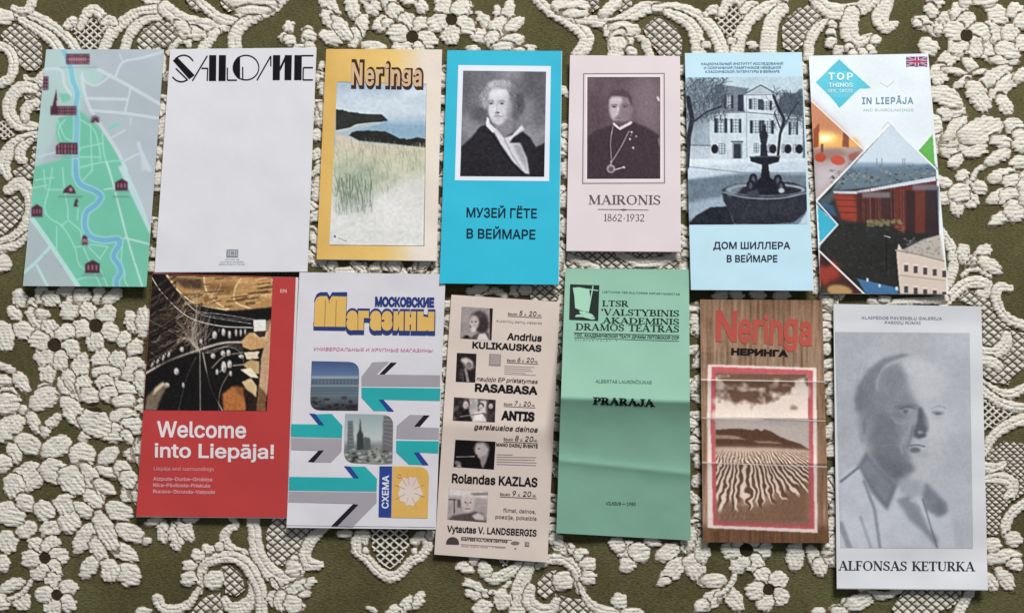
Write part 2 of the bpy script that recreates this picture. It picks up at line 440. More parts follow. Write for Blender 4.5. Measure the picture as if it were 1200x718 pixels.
    def sample(s, P):
        x = (P[:, 0] - s.x0) * s.ss - .5; y = (P[:, 1] - s.y0) * s.ss - .5
        x = np.clip(x, 0, s.w - 1.001); y = np.clip(y, 0, s.h - 1.001); ix = x.astype(int); iy = y.astype(int)
        fx = (x - ix)[:, None]; fy = (y - iy)[:, None]; I = s.I
        c = (I[iy, ix] * (1 - fx) + I[iy, ix + 1] * fx) * (1 - fy) + (I[iy + 1, ix] * (1 - fx) + I[iy + 1, ix + 1] * fx) * fy
        return alb(np.clip(c, 4, 250))
def smooth(pts, n=6):
    p = np.asarray(pts, float)
    if len(p) < 3: return p
    q = np.vstack([2 * p[0] - p[1], p, 2 * p[-1] - p[-2]]); o = []
    for i in range(1, len(q) - 2):
        for k in range(n):
            t = k / n; a, b, c, d = q[i - 1], q[i], q[i + 1], q[i + 2]
            o.append(.5 * (2 * b + (c - a) * t + (2 * a - 5 * b + 4 * c - d) * t * t + (3 * b - a - 3 * c + d) * t ** 3))
    o.append(p[-1]); return np.array(o)

# ------------------------------------------------------------------ the bedspread: olive ground weave with raised cream pile
BED = empty('bedspread', (0, 0, 0), 'olive green woven bedspread with raised cream chenille flowers, scrolls and lattice under the leaflets', 'bedspread')
def cloth_mats():
    m, nt, b = newmat('olive_ground_weave'); L = nt.links
    tc = nd(nt, 'ShaderNodeTexCoord')
    mp = nd(nt, 'ShaderNodeMapping'); mp.inputs['Rotation'].default_value = (0, 0, .6); mp.inputs['Scale'].default_value = (1, 3.2, 1)
    L.new(tc.outputs['Object'], mp.inputs[0])
    n1 = nd(nt, 'ShaderNodeTexNoise', Scale=14., Detail=5., Roughness=.6); L.new(tc.outputs['Object'], n1.inputs[0])
    n2 = nd(nt, 'ShaderNodeTexNoise', Scale=330., Detail=4., Roughness=.7); L.new(mp.outputs[0], n2.inputs[0])
    cr = nd(nt, 'ShaderNodeValToRGB'); e = cr.color_ramp.elements
    e[0].position = .3; e[0].color = (.068, .060, .027, 1); e[1].position = .72; e[1].color = (.118, .114, .050, 1)
    L.new(n1.outputs[0], cr.inputs[0])
    r = nd(nt, 'ShaderNodeMapRange'); r.inputs[1].default_value = .3; r.inputs[2].default_value = .7; r.inputs[3].default_value = .45; r.inputs[4].default_value = 1.6
    L.new(n2.outputs[0], r.inputs[0])
    vm = nd(nt, 'ShaderNodeVectorMath', _operation='SCALE'); L.new(cr.outputs[0], vm.inputs[0]); L.new(r.outputs[0], vm.inputs['Scale'])
    L.new(vm.outputs[0], b.inputs['Base Color']); b.inputs['Roughness'].default_value = .95
    b.inputs['Specular IOR Level'].default_value = .1
    wv = nd(nt, 'ShaderNodeTexWave', Scale=260., Distortion=3.); wv.inputs['Detail Scale'].default_value = 4; wv.bands_direction = 'Y'; L.new(tc.outputs['Object'], wv.inputs[0])
    ad = nd(nt, 'ShaderNodeMath', _operation='ADD'); ad.inputs[0].default_value = 0.; L.new(n2.outputs[0], ad.inputs[1])
    bp = nd(nt, 'ShaderNodeBump', Strength=1., Distance=.0007); L.new(ad.outputs[0], bp.inputs['Height']); L.new(bp.outputs[0], b.inputs['Normal'])
    g, nt, b = newmat('cream_chenille_pile'); L = nt.links
    tc = nd(nt, 'ShaderNodeTexCoord'); at = nd(nt, 'ShaderNodeAttribute', _attribute_name='print')
    n1 = nd(nt, 'ShaderNodeTexNoise', Scale=900., Detail=3., Roughness=.7); L.new(tc.outputs['Object'], n1.inputs[0])
    n2 = nd(nt, 'ShaderNodeTexNoise', Scale=60., Detail=3.); L.new(tc.outputs['Object'], n2.inputs[0])
    r = nd(nt, 'ShaderNodeMapRange'); r.inputs[1].default_value = .3; r.inputs[2].default_value = .7; r.inputs[3].default_value = .8; r.inputs[4].default_value = 1.15
    L.new(n1.outputs[0], r.inputs[0])
    r2 = nd(nt, 'ShaderNodeMapRange'); r2.inputs[3].default_value = .85; r2.inputs[4].default_value = 1.12; L.new(n2.outputs[0], r2.inputs[0])
    mu = nd(nt, 'ShaderNodeMath', _operation='MULTIPLY'); L.new(r.outputs[0], mu.inputs[0]); L.new(r2.outputs[0], mu.inputs[1])
    vm = nd(nt, 'ShaderNodeVectorMath', _operation='SCALE'); L.new(at.outputs['Color'], vm.inputs[0]); L.new(mu.outputs[0], vm.inputs['Scale'])
    L.new(vm.outputs[0], b.inputs['Base Color']); b.inputs['Roughness'].default_value = .9; b.inputs['Specular IOR Level'].default_value = .12
    b.inputs['Sheen Weight'].default_value = .12
    bp = nd(nt, 'ShaderNodeBump', Strength=.7, Distance=.0006); L.new(n1.outputs[0], bp.inputs['Height']); L.new(bp.outputs[0], b.inputs['Normal'])
    return m, g
OLIVE, CREAM = cloth_mats()
xs = np.linspace(-.95, .95, 120); ys = np.linspace(-.62, .68, 90); GX, GY = np.meshgrid(xs, ys)
GZ = -.0004 + .0003 * np.sin(GX * 31 + 3 * np.sin(GY * 9)) * np.sin(GY * 27) - np.clip(np.abs(GX) - .6, 0, 1) ** 2 * .5
gi = np.arange(GX.size).reshape(GX.shape)
link('ground_weave', mesh_np('ground_weave', np.stack([GX, GY, GZ], -1).reshape(-1, 3), np.stack([gi[:-1, :-1], gi[:-1, 1:], gi[1:, 1:], gi[1:, :-1]], -1).reshape(-1, 4), True), OLIVE, BED)

RS = .65
U0, V0, U1, V1 = -150, -130, 1350, 850
NU, NV = int((U1 - U0) / RS), int((V1 - V0) / RS)
UU, VV = np.meshgrid(U0 + np.arange(NU) * RS, V0 + np.arange(NV) * RS)
UU = UU.astype(np.float32); VV = VV.astype(np.float32)
HH = np.full(UU.shape, -1, np.float32); ID = np.full(UU.shape, -1, np.int32); TN = np.zeros(UU.shape, np.float32)
WV = (3.2 * vn(UU, VV, 24, 12) + 1.2 * vn(UU, VV, 9, 14)).astype(np.float32); WU = (3.2 * vn(UU, VV, 19, 16)).astype(np.float32)
KN = (vn(UU, VV, 5.6, 2, 4.2) + .5 * vn(UU, VV, 2.4, 5)).astype(np.float32) - .75
KN *= .9
KN += (.42 * ((np.abs(np.sin(np.pi * (VV + WV) / 3.9)) * np.abs(np.sin(np.pi * ((UU + WU) / 5.4 + .5 * (np.floor((VV + WV) / 3.9) % 2))))) ** .6 - .6)).astype(np.float32)      # knots of the pile
KB = vn(UU, VV, 16, 9).astype(np.float32) - .5
ROW = 3.9
ROWI = np.floor((VV + WV) / ROW).astype(np.int32)
RIB = (np.abs(np.sin(np.pi * (VV + WV) / ROW)) ** .7).astype(np.float32)
MOT = []                        # (name, parent index or None)
_jr = np.random.default_rng(11).random(4096).astype(np.float32)
def motif(name, parent=None):
    MOT.append((name, parent)); return len(MOT) - 1
def win(u0, v0, u1, v1, m=6):
    a = max(int((u0 - m - U0) / RS), 0); b = min(int((u1 + m - U0) / RS) + 1, NU)
    c = max(int((v0 - m - V0) / RS), 0); d = min(int((v1 + m - V0) / RS) + 1, NV)
    return None if b <= a or d <= c else (slice(c, d), slice(a, b))
def stamp(mid, w, sd, hm, soft=5., tone=0., mask2=None, groove=None):
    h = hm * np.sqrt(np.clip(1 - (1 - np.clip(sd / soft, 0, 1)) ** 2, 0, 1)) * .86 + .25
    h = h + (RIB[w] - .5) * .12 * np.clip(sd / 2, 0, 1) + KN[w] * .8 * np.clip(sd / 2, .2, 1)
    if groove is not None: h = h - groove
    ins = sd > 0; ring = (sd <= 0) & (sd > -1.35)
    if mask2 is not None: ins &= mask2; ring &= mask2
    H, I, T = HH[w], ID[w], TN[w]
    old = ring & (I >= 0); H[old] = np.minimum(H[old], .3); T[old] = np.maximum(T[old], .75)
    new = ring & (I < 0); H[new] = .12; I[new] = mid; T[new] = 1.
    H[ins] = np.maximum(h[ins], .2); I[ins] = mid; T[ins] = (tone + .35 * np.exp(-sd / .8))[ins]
def jit(w, k, amp=1.1):
    r = ROWI[w]; j = _jr[(r * 37 + k * 101) & 4095] - .5
    rc = (r + .5) * ROW - WV[w]
    return UU[w] + j * 2 * amp, rc * .5 + VV[w] * .5
def P(cx, cy, a, b, ang=0, name='petal', mid=None, hm=None):
    mid = motif(name) if mid is None else mid
    m = max(a, b); w = win(cx - m, cy - m, cx + m, cy + m)
    if w is None: return
    a *= 1.03; b *= 1.05; x, y = jit(w, mid + int(cx), 1.7); t = math.radians(ang); c, s = math.cos(t), math.sin(t)
    X = (x - cx) * c + (y - cy) * s; Y = -(x - cx) * s + (y - cy) * c
    ex = 2.3 if b > .72 * a or a < b else 1.75
    q = ((np.abs(X) / a) ** ex + (np.abs(Y) / b) ** 2.1) ** (1 / (2.1 if ex > 2 else 1.9))
    q = q + .17 * (vn(UU[w], VV[w], 6, mid % 50) - .5) + .12 * X / a - .05
    vein = (.5 + .5 * np.cos((Y + .15 * X) * 2 * np.pi / 5.6)) * (X > -.35 * a) if min(a, b) > 5.5 else None
    if vein is not None: q = q + .075 * vein * np.clip(X / a, 0, 1)
    sd = (1 - q) * min(a, b)
    gr = .6 * vein ** 1.5 if vein is not None else None
    stamp(mid, w, sd, hm or (1.95 + .45 * _jr[mid % 999]), groove=gr)
def G(name, lst, mid=None):
    mid = motif(name) if mid is None else mid
    for p in lst: P(*p, mid=mid)
def S(pts, name='scroll', two=None, hm=2.2):
    mid = motif(name); p = smooth(pts, 5); p[:, 2] = np.maximum(p[:, 2], 1.5)
    mw = p[:, 2].max(); w = win(p[:, 0].min() - mw, p[:, 1].min() - mw, p[:, 0].max() + mw, p[:, 1].max() + mw)
    if w is None: return
    x, y = jit(w, mid, .8); sd = np.full(x.shape, -99., np.float32); al = np.zeros_like(sd); cc = np.zeros_like(sd); L0 = 0
    for i in range(len(p) - 1):
        ax, ay, aw = p[i]; bx, by, bw = p[i + 1]; dx, dy = bx - ax, by - ay; LL = max(dx * dx + dy * dy, 1e-6)
        t = np.clip(((x - ax) * dx + (y - ay) * dy) / LL, 0, 1)
        d = np.hypot(x - ax - t * dx, y - ay - t * dy); s_ = aw + (bw - aw) * t - d
        k = s_ > sd; sd = np.where(k, s_, sd); al = np.where(k, L0 + t * math.sqrt(LL), al); cc = np.where(k, d, cc)
        L0 += math.sqrt(LL)
    two = mw > 5.5 if two is None else two
    gr = (.9 * np.exp(-(cc / 1.0) ** 2) if two else 0) + .28 * (np.sin(al * 2 * np.pi / 4.4) > .2)
    stamp(mid, w, sd, hm, groove=gr)
def D(x, y, r, name='berry'): P(x, y, r * 1.05, r * .95, 0, name, hm=2.6)
def FL(cx, cy, rc, dist, pr, n, rot, sp=None):
    par = motif('flower'); w = win(cx - rc, cy - rc, cx + rc, cy + rc)
    for k in range(n):
        a = rot + k * (sp or 360 / n); t = math.radians(a)
        P(cx + dist * math.cos(t), cy + dist * math.sin(t), pr * 1.05, pr * .92, a, 'petal', mid=motif('petal', par))
    x, y = UU[w], VV[w]; d = np.hypot(x - cx, y - cy); ins = d < rc * .82
    ID[w][ins] = par; HH[w][ins] = (.35 + .5 * np.abs(KN[w]))[ins]; TN[w][ins] = 2.
def LAT(poly, kind='q', p=11.2, ph=(0, 0)):
    mid = motif('lattice'); q = np.array(poly, float); w = win(q[:, 0].min(), q[:, 1].min(), q[:, 0].max(), q[:, 1].max(), 3)
    if w is None: return
    x, y = UU[w], VV[w]; M = np.zeros(x.shape, bool); D_ = np.full(x.shape, 99., np.float32)
    for i in range(len(q)):
        (ax, ay), (bx, by) = q[i], q[(i + 1) % len(q)]
        if ay != by: M ^= ((ay > y) != (by > y)) & (x < (bx - ax) * (y - ay) / (by - ay) + ax)
        dx, dy = bx - ax, by - ay; L = max(dx * dx + dy * dy, 1e-6); t = np.clip(((x - ax) * dx + (y - ay) * dy) / L, 0, 1)
        D_ = np.minimum(D_, np.hypot(x - ax - t * dx, y - ay - t * dy))
    py = p * .86
    a = (x + ph[0]) / p + (y + ph[1]) / py; b = (x + ph[0]) / p - (y + ph[1]) / py
    fa = np.abs(a - np.floor(a) - .5); fb = np.abs(b - np.floor(b) - .5)      # 0.5 on the lines
    dl = (0.5 - np.maximum(fa, fb)) * p * .7
    H, I, T = HH[w], ID[w], TN[w]; fr = M & (I < 0)
    if kind == 'q':
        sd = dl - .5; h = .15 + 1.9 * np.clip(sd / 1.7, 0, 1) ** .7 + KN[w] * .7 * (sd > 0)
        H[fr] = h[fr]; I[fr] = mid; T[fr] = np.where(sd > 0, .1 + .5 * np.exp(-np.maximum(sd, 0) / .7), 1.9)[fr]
    else:
        ln = M & (dl < 1.25) & (I < 0); h = 1.5 - .5 * dl + KN[w] * .7
        hole = fr & ~ln
        H[ln] = h[ln]; I[ln] = mid; T[ln] = .15
        H[hole] = .1; I[hole] = mid; T[hole] = 2.2

# --- lattices first (scrolls and leaves are laid over them)
LAT([(0,40),(16,28),(30,31),(42,42),(50,55),(50,67),(49,76),(43,83),(30,83),(18,72),(8,58)])
LAT([(160,55),(161,44),(168,34),(180,27),(190,24),(202,27),(207,35),(207,44),(200,52),(194,56),(170,64)])
LAT([(98,28),(102,22),(110,21),(116,28),(125,30),(133,28),(118,45),(112,66),(98,66),(88,42),(80,34),(88,32)], 'n', 9.5)
LAT([(216,-4),(232,-4),(238,10),(230,15),(222,10)]); LAT([(256,-4),(270,-4),(277,10),(268,15),(260,8)])
LAT([(686,-4),(702,-4),(703,9),(695,15),(686,10)]); LAT([(725,-4),(742,-4),(740,12),(728,15),(720,8)])
LAT([(753,33),(768,20),(780,23),(793,33),(800,47),(799,66),(775,68),(765,55),(757,42)])
LAT([(836,20),(850,16),(852,8),(860,5),(868,10),(872,18),(884,15),(870,30),(862,44),(857,52),(846,36)], 'n', 9.5)
LAT([(916,33),(922,21),(935,10),(948,5),(963,14),(963,22),(950,36),(942,52),(930,62),(917,56)])
LAT([(22,100),(45,92),(55,110),(50,130),(36,130)]); LAT([(0,138),(8,145),(18,158),(5,165),(-6,160)], 'n', 8)
LAT([(15,200),(35,190),(38,172),(50,170),(52,208),(18,212)]); LAT([(-8,227),(9,233),(20,229),(27,238),(27,252),(18,263),(2,277),(-8,278)])
LAT([(257,664),(270,661),(284,674),(288,690),(277,699),(264,695),(262,679)]); LAT([(237,699),(258,693),(262,726),(218,726)])
LAT([(320,606),(338,603),(356,620),(352,660),(327,663),(313,656),(311,625)]); LAT([(336,618),(370,616),(366,622),(358,640),(353,655),(341,655)])
LAT([(434,614),(478,614),(480,640),(470,659),(457,667),(443,658),(436,641)], 'n', 11)
LAT([(578,650),(600,650),(592,667)], 'n', 8)
LAT([(630,679),(641,669),(653,667),(650,679),(650,692),(641,702),(630,697)]); LAT([(650,695),(668,700),(690,702),(704,726),(652,726)])
LAT([(1122,352),(1135,338),(1145,344),(1160,353),(1167,371),(1178,380),(1187,387),(1206,391),(1206,430),(1189,440),(1182,451),(1165,449),(1148,438),(1146,407),(1146,360)])
LAT([(1150,466),(1175,474),(1190,485),(1184,492),(1168,502),(1152,504)], 'n', 9.5)
LAT([(1156,530),(1176,516),(1206,520),(1206,575),(1184,588),(1174,602),(1170,628),(1152,626),(1152,570)], 'q', 8.4)
LAT([(1045,712),(1062,686),(1126,688),(1128,701),(1112,713),(1085,722),(1050,722)]); LAT([(620,328),(645,326),(660,318),(668,330),(655,352),(622,354)])
LAT([(660, 290), (802, 290), (808, 322), (660, 318)])
# --- scrolls
for s_ in [
 [(15,17,6),(35,19,7),(52,26,7),(68,36,6),(82,48,6),(92,64,6)], [(25,24,5),(45,36,6),(60,47,7),(72,64,6)],
 [(-8,52,5),(8,58,6),(15,75,6),(10,92,6),(-8,100,6)], [(29,90,3),(33,97,6),(42,98,7),(50,89,6),(56,80,4)],
 [(14,9,3),(26,13,5),(34,9,6),(39,-4,6)], [(166,-4,4),(174,3,4),(188,6,5),(200,9,5)],
 [(197,11,7),(178,13,7),(160,16,7),(144,26,7),(130,40,7),(118,64,6)], [(186,21,4),(168,24,5),(156,34,6),(149,46,6),(145,64,6)],
 [(78,30,5),(84,25,6),(92,27,5)], [(94,32,4),(100,17,6),(109,11,6),(118,18,6),(122,30,4)], [(121,27,4),(128,23,6),(134,27,4)],
 [(193,10,9),(210,22,9),(233,28,8),(255,31,8),(272,27,8),(297,18,8),(318,10,7),(335,-6,6)],
 [(234,2,5),(245,12,6),(257,21,6),(275,26,6)], [(236,64,7),(243,48,7),(252,38,5)], [(300,20,6),(283,30,7),(275,44,8),(276,66,8)],
 [(196,62,3),(208,49,4),(219,43,3)],
 [(626,-4,6),(642,11,6),(662,23,7),(679,33,8),(687,44,9),(684,56,8),(672,63,4)],
 [(678,24,4),(700,25,7),(720,28,8),(740,18,8),(757,9,8),(772,7,5)], [(716,36,9),(720,48,9),(722,68,9)],
 [(768,10,5),(795,10,7),(820,20,7),(837,37,8),(850,66,8)], [(783,15,5),(803,24,7),(815,38,8),(820,66,9)],
 [(741,40,3),(755,48,5),(763,68,5)], [(828,16,4),(836,11,6),(845,16,4)], [(846,16,5),(852,4,6),(860,-2,6),(869,4,6),(874,16,5)], [(872,12,5),(882,7,7),(892,14,4)],
 [(920,0,5),(895,10,7),(878,25,7),(868,43,8),(862,66,8)], [(918,10,7),(904,28,9),(900,66,10)],
 [(972,21,3),(958,34,6),(950,48,6),(947,66,6)], [(1042,-4,9),(1035,10,10),(1032,22,10),(1038,32,7),(1050,28,4)],
 [(956,0,7),(975,13,10),(998,13,9),(1018,5,8),(1028,-4,6)], [(999,16,9),(995,34,11),(999,44,9),(1008,49,7),(1021,42,4)],
 [(38,104,7),(24,103,8),(13,114,8),(10,130,8),(20,145,8),(50,152,6)], [(42,120,5),(31,126,7),(28,139,5)],
 [(50,157,5),(25,164,7),(10,176,8),(4,192,8),(8,206,5)], [(35,165,4),(25,174,6),(22,184,6),(28,188,4)],
 [(8,223,6),(22,215,8),(34,228,8),(35,252,8),(26,270,8),(12,281,7),(-6,285,6)], [(33,274,3),(18,287,5),(0,292,5)],
 [(1101,266,4),(1115,290,6),(1118,310,6),(1112,330,7),(1108,348,6)], [(1128,323,2.5),(1140,315,3.5),(1150,317,3),(1160,324,3)],
 [(1108,356,6),(1124,338,7),(1141,330,7),(1157,334,7),(1157,344,5),(1147,343,4)], [(1184,338,5),(1171,337,6),(1168,352,6),(1180,372,6),(1206,383,6)],
 [(1148,410,5),(1166,413,7),(1179,404,8),(1180,392,5)], [(1148,422,6),(1162,424,7),(1172,430,5)],
 [(1148,447,5),(1166,458,6),(1185,462,6),(1206,451,5)], [(1148,454,5),(1168,469,6),(1185,476,6),(1206,478,6)],
 [(1154,531,4),(1164,512,6),(1182,498,7),(1206,489,7)], [(1152,546,6),(1166,549,7),(1176,544,4)],
 [(1154,562,4),(1172,560,7),(1186,566,8),(1186,577,6),(1180,582,4)], [(1206,586,6),(1186,602,6),(1179,618,6),(1180,628,4)],
 [(1010,690,4),(1035,698,5),(1056,690,4)], [(1142,686,5),(1132,704,6),(1120,726,6)],
 [(266,602,3),(277,614,4),(268,620,5),(262,628,6),(265,637,6),(275,644,5),(288,648,4)],
 [(296,600,8),(298,630,8),(302,650,9),(316,670,10),(335,678,9),(349,668,8),(345,656,6)],
 [(294,676,4),(296,695,6),(287,710,9),(270,712,7),(263,703,5)],
 [(234,694,3),(235,675,5),(240,660,6),(252,655,7),(270,652,7),(288,661,8),(300,680,8),(306,700,7),(305,726,7)],
 [(232,690,3),(222,706,5),(206,714,6),(190,712,6),(184,702,7)], [(318,680,3),(328,692,4),(340,690,6),(354,682,6)],
 [(384,614,5),(366,630,7),(358,645,7),(360,660,8),(373,662,6)],
 [(427,635,4),(429,626,5),(420,628,6),(417,644,6),(430,655,6),(442,668,6),(457,676,7),(471,670,6),(481,658,6),(495,650,6),(501,638,6),(495,627,6),(486,634,6)],
 [(567,672,6),(578,678,7),(596,671,7),(614,658,5)], [(574,694,3),(586,693,3),(597,683,3)],
 [(624,656,6),(612,680,9),(607,700,10),(606,726,10)], [(622,690,6),(620,705,8),(632,715,9),(646,714,7),(652,704,5)],
 [(630,663,4),(645,655,6),(660,655,7),(672,664,7),(678,676,7),(680,690,6)], [(679,685,3),(686,700,4),(700,713,6),(724,717,5)],
 [(560,346,4),(578,340,4),(592,346,4)], [(726,296,5),(748,308,6),(774,306,6),(800,296,5)], [(664,300,4),(684,308,5),(700,314,4)], [(1020,352,4),(1050,354,5),(1080,352,5),(1108,350,5)],
 ]: S(s_)
# --- big leaves and massed petals, each a single woven motif
G('leaf', [(388,8,18,8,50),(390,27,16,8,50),(389,45,14,8,22),(413,10,14,8,80),(423,30,16,8,-70),(414,42,12,7,-80),(402,36,16,8,58)])
G('leaf', [(564,42,12,8,20),(569,25,12,6,50),(584,17,9,5,80),(597,12,14,7,-75),(585,32,14,10,-60),(604,27,12,7,-35),(602,47,15,7,-15),(577,48,10,8,80),(592,55,12,6,0)])
G('leaf', [(1108,214,13,6,20),(1130,207,8,8),(1148,219,14,8,20),(1111,231,14,7,-10),(1123,243,12,8,80),(1139,236,10,8,50),(1127,226,12,11)])
G('leaf', [(1180,205,20,8,-10),(1175,228,17,7,-25),(1176,254,15,7,-25),(1190,213,12,9),(1188,232,13,12),(1192,247,12,12),(1210,220,14,22)])
G('leaf', [(99,628,19,10,-60),(106,662,15,9,-60),(116,645,14,9,70)])
G('leaf', [(141,600,15,11,20),(154,625,18,10,20),(147,648,18,9,30),(152,674,15,12,30),(128,670,13,10,80),(125,625,25,10,65)])
G('leaf', [(191,624,14,8,80),(181,610,10,6,-20),(206,631,16,8,80),(218,622,15,8,60),(226,608,9,4)])
G('leaf', [(785,646,15,9,-30),(791,667,18,10,-45),(779,681,8,5,-20)]); G('leaf', [(814,666,16,11,70),(822,645,17,9,80),(825,682,6,5)])
G('leaf', [(933,653,17,10,85),(956,654,14,9,60),(961,666,10,8,70),(975,654,13,8,60)])
G('leaf', [(17,368,10,7,40),(23,351,11,8,75),(38,357,8,6,70),(49,345,8,11),(60,351,9,10,80),(41,374,13,8,55),(27,388,12,10,20),(50,368,8,6)])
G('leaf', [(154,379,13,8,75),(168,375,18,9,-85),(146,398,9,9),(158,406,11,8,-60)])
G('leaf', [(299,3,27,12,5),(300,12,20,5,0)]); G('leaf', [(672,8,21,11,0),(675,16,14,5)]); G('leaf', [(226,39,17,8,10),(214,33,10,6,30)]); G('leaf', [(735,34,17,8,5),(724,40,9,5,-30)])
G('leaf', [(1130,300,13,8,80),(1143,303,8,6,-60),(1152,296,14,8,-50),(1163,312,15,8,30)]); G('leaf', [(737,651,16,12,80),(724,638,9,9),(752,647,12,11),(766,635,10,6,10),(736,662,9,8)])
G('leaf', [(1178,652,21,8,-10),(1190,632,10,8,10),(1165,638,10,8),(1180,680,15,8,50),(1162,683,12,7,60),(1192,661,9,7)])
G('leaf', [(491,702,12,6,-50),(476,707,12,6,-60),(462,715,9,6,-30)]); G('leaf', [(352,688,16,8,-30),(364,682,7,5,-50),(357,697,9,4,-10)])
G('leaf', [(559,691,16,8,35),(556,698,12,5,30),(567,712,11,9,-30),(588,704,12,9,80)]); G('leaf', [(15,685,15,7,-20),(25,706,10,10,60),(4,706,8,9)])
G('leaf', [(838,680,15,8,0),(835,702,16,9,-40),(861,704,15,9,60),(850,694,9,3,-60)])
S([(37,678,2.5),(30,690,3),(22,697,3),(10,702,3)], 'stem'); S([(863,668,3),(858,682,3.5),(848,694,3),(840,697,3)], 'stem'); S([(1157,193,3),(1145,200,3),(1140,210,3)], 'stem')
# --- single petals and small tufts
for p in [(5,20,11,9,0),(338,32,7,6,90),(333,44,6,5),(341,47,7,6),(362,38,7,7),(360,48,6,6),(350,55,6,4),(364,42,8,6,20),(363,55,6,6),
 (438,10,9,8,40),(458,5,10,8,30),(447,27,11,8,-30),(463,15,10,8,60),(457,28,7,6),(430,-2,8,6),(440,54,14,6,5),(492,5,13,7,60),(480,0,8,6),
 (548,30,9,10),(546,8,9,10),(532,44,7,6),(556,57,8,4),(620,57,9,5),(610,58,6,3),(717,8,15,7,-40),(737,48,5,5),(725,52,8,10,90),
 (1098,2,10,8),(1093,13,9,7,40),(1084,28,12,8,30),(1096,37,9,5,30),(1102,31,7,9),(1112,21,8,11,70),(1124,12,11,9,-60),(1134,1,9,7),
 (1156,58,20,9,55),(1180,71,16,5,5),(1165,38,14,10,80),(1172,18,14,10,30),(1158,1,13,7),(1190,12,10,9,-40),(1186,40,11,10,80),(1200,25,9,9),(1184,60,15,9,20),(1199,50,7,9),
 (1090,55,12,9,30),(1113,68,13,9,-25),(1101,88,12,10,80),(1122,84,14,4,10),(1130,95,12,5,-35),(1139,77,11,6,40),(1152,84,9,3,-10),(1170,88,20,9,-30),(1180,99,21,8,-40),(1198,87,10,7,-50),
 (1117,131,17,9,-15),(1112,115,20,11,25),(1148,115,20,11,60),(1179,124,12,8,60),
 (1098,172,8,13,80),(1096,148,10,13),(1119,176,14,8,-5),(1116,163,16,9),(1121,149,19,8,-45),(1144,174,16,10,-10),(1153,152,26,14,-20),(1121,188,9,7,-60),
 (1175,166,13,7,15),(1172,183,16,7,-25),(1190,147,11,9),(1199,165,10,13),(1196,190,10,8),
 (78,340,10,7),(84,359,15,11,-60),(96,346,11,8,-30),(117,346,8,10),(133,346,13,7,-35),
 (4,396,17,11,80),(4,446,12,7,10),(12,463,12,8,20),(26,449,13,8,60),(6,431,12,5,20),
 (55,440,14,9,80),(53,455,8,6),(53,466,18,12,-30),(27,480,8,5,30),(41,497,14,7,60),(64,492,12,6,-45),(52,507,7,5,80),(12,500,19,13,-40),(10,473,14,12),
 (155,431,16,12,-30),(135,424,16,10,-70),(117,420,15,9,-70),(92,430,20,10,-70),(127,438,16,9),(165,452,15,8,80),
 (84,456,17,12,35),(83,448,14,8,60),(98,450,12,9,-80),(145,457,15,10,10),(123,452,11,10,80),(106,464,11,9,10),(129,462,11,9),(148,471,14,9),(146,487,15,8,-5),(157,499,14,9,5),
 (86,484,20,10,55),(99,511,7,6),(133,507,17,11,12),(113,497,18,15,30),(150,513,10,6,50),
 (35,522,16,11,30),(15,533,12,8,70),(68,522,19,11,-30),(97,534,15,13,20),(4,543,10,10),(128,533,15,8,-40),(126,554,13,6,20),
 (109,567,23,10,60),(124,572,14,7,30),(144,551,11,9,50),(157,533,8,11,80),(150,578,9,9),(151,565,12,10,60),(110,586,14,8,40),(97,598,13,8,30),
 (60,619,13,9,-20),(82,613,12,12,50),(33,619,13,9,-30),(13,603,19,13,20),(8,637,13,11,70),(4,660,8,10),
 (35,557,19,15,-30),(66,553,17,13,20),(16,571,14,12,80),(85,566,18,13,60),(31,590,12,9,30),(74,592,12,11,80),(52,599,12,11,40),
 (168,716,9,5),(172,634,5,5),(345,666,9,9),(346,708,12,8,40),(405,625,9,5),(436,714,7,3,20),(505,626,5,6),(547,665,10,7,10),(556,656,6,6),(569,667,8,9),
 (322,703,10,8,60),(330,706,12,8,80),(345,708,10,10),(652,631,6,7),(727,704,9,9),(744,718,12,6),(823,709,9,7,-30),(961,716,8,4),(984,713,9,5),(996,708,8,7),
 (1009,704,16,9,-20),(985,716,9,5),(4,309,10,9),(560,339,13,5,-10),(605,341,7,6),(616,339,8,6),(847,346,9,6),(864,345,8,6),(890,345,9,6),(918,346,10,6),(980,347,12,5,-20),(1037,350,7,5),(500,334,8,5)]:
    P(*p)
for d in [(221,51,4.5),(741,60,6),(829,53,5),(857,48,4.5),(883,53,5.5),(977,29,5),(975,39,5.5),(975,50,6.5),(984,59,6.5),(996,56,5),(1028,47,6),(1022,58,5.5),(1012,62,5.5),(1001,63,5),(1077,28,5),
 (256,641,5.5),(243,644,7),(231.5,651,7.5),(222,663,7.5),(222,678,8.5),(253,679,11),(430,645,3.5),(485,646,3.5),(655,641,6),(669,643.5,7),(682,650,8),(691,661,8.5),(691,677,8.5),(661,681,11)]: D(*d)
FL(483,43,9,19,11,6,-106); FL(529,23,8.5,19,11,5,-121); FL(1133,42,9,17,11.5,5,-85); FL(112,381.6,10,19,11,5,-120); FL(63.4,404,10,20,11,6,-105)
FL(52,653.5,8.5,18,10.5,6,-125); FL(66,697,8,17,10,5,-105); FL(875,644,10,20,11,6,0); FL(901,690.5,8.5,17,10.5,5,-113)
# dark throats of the two large blooms, dark vein of the big leaf
for cx, cy, a, b in [(55,577,10,10),(117,477,17,6)]:
    w = win(cx - a, cy - b, cx + a, cy + b); k = ((UU[w] - cx) / a) ** 2 + ((VV[w] - cy) / b) ** 2 < 1
    HH[w][k] = (.4 + .5 * np.abs(KN[w]))[k]; TN[w][k] = 2
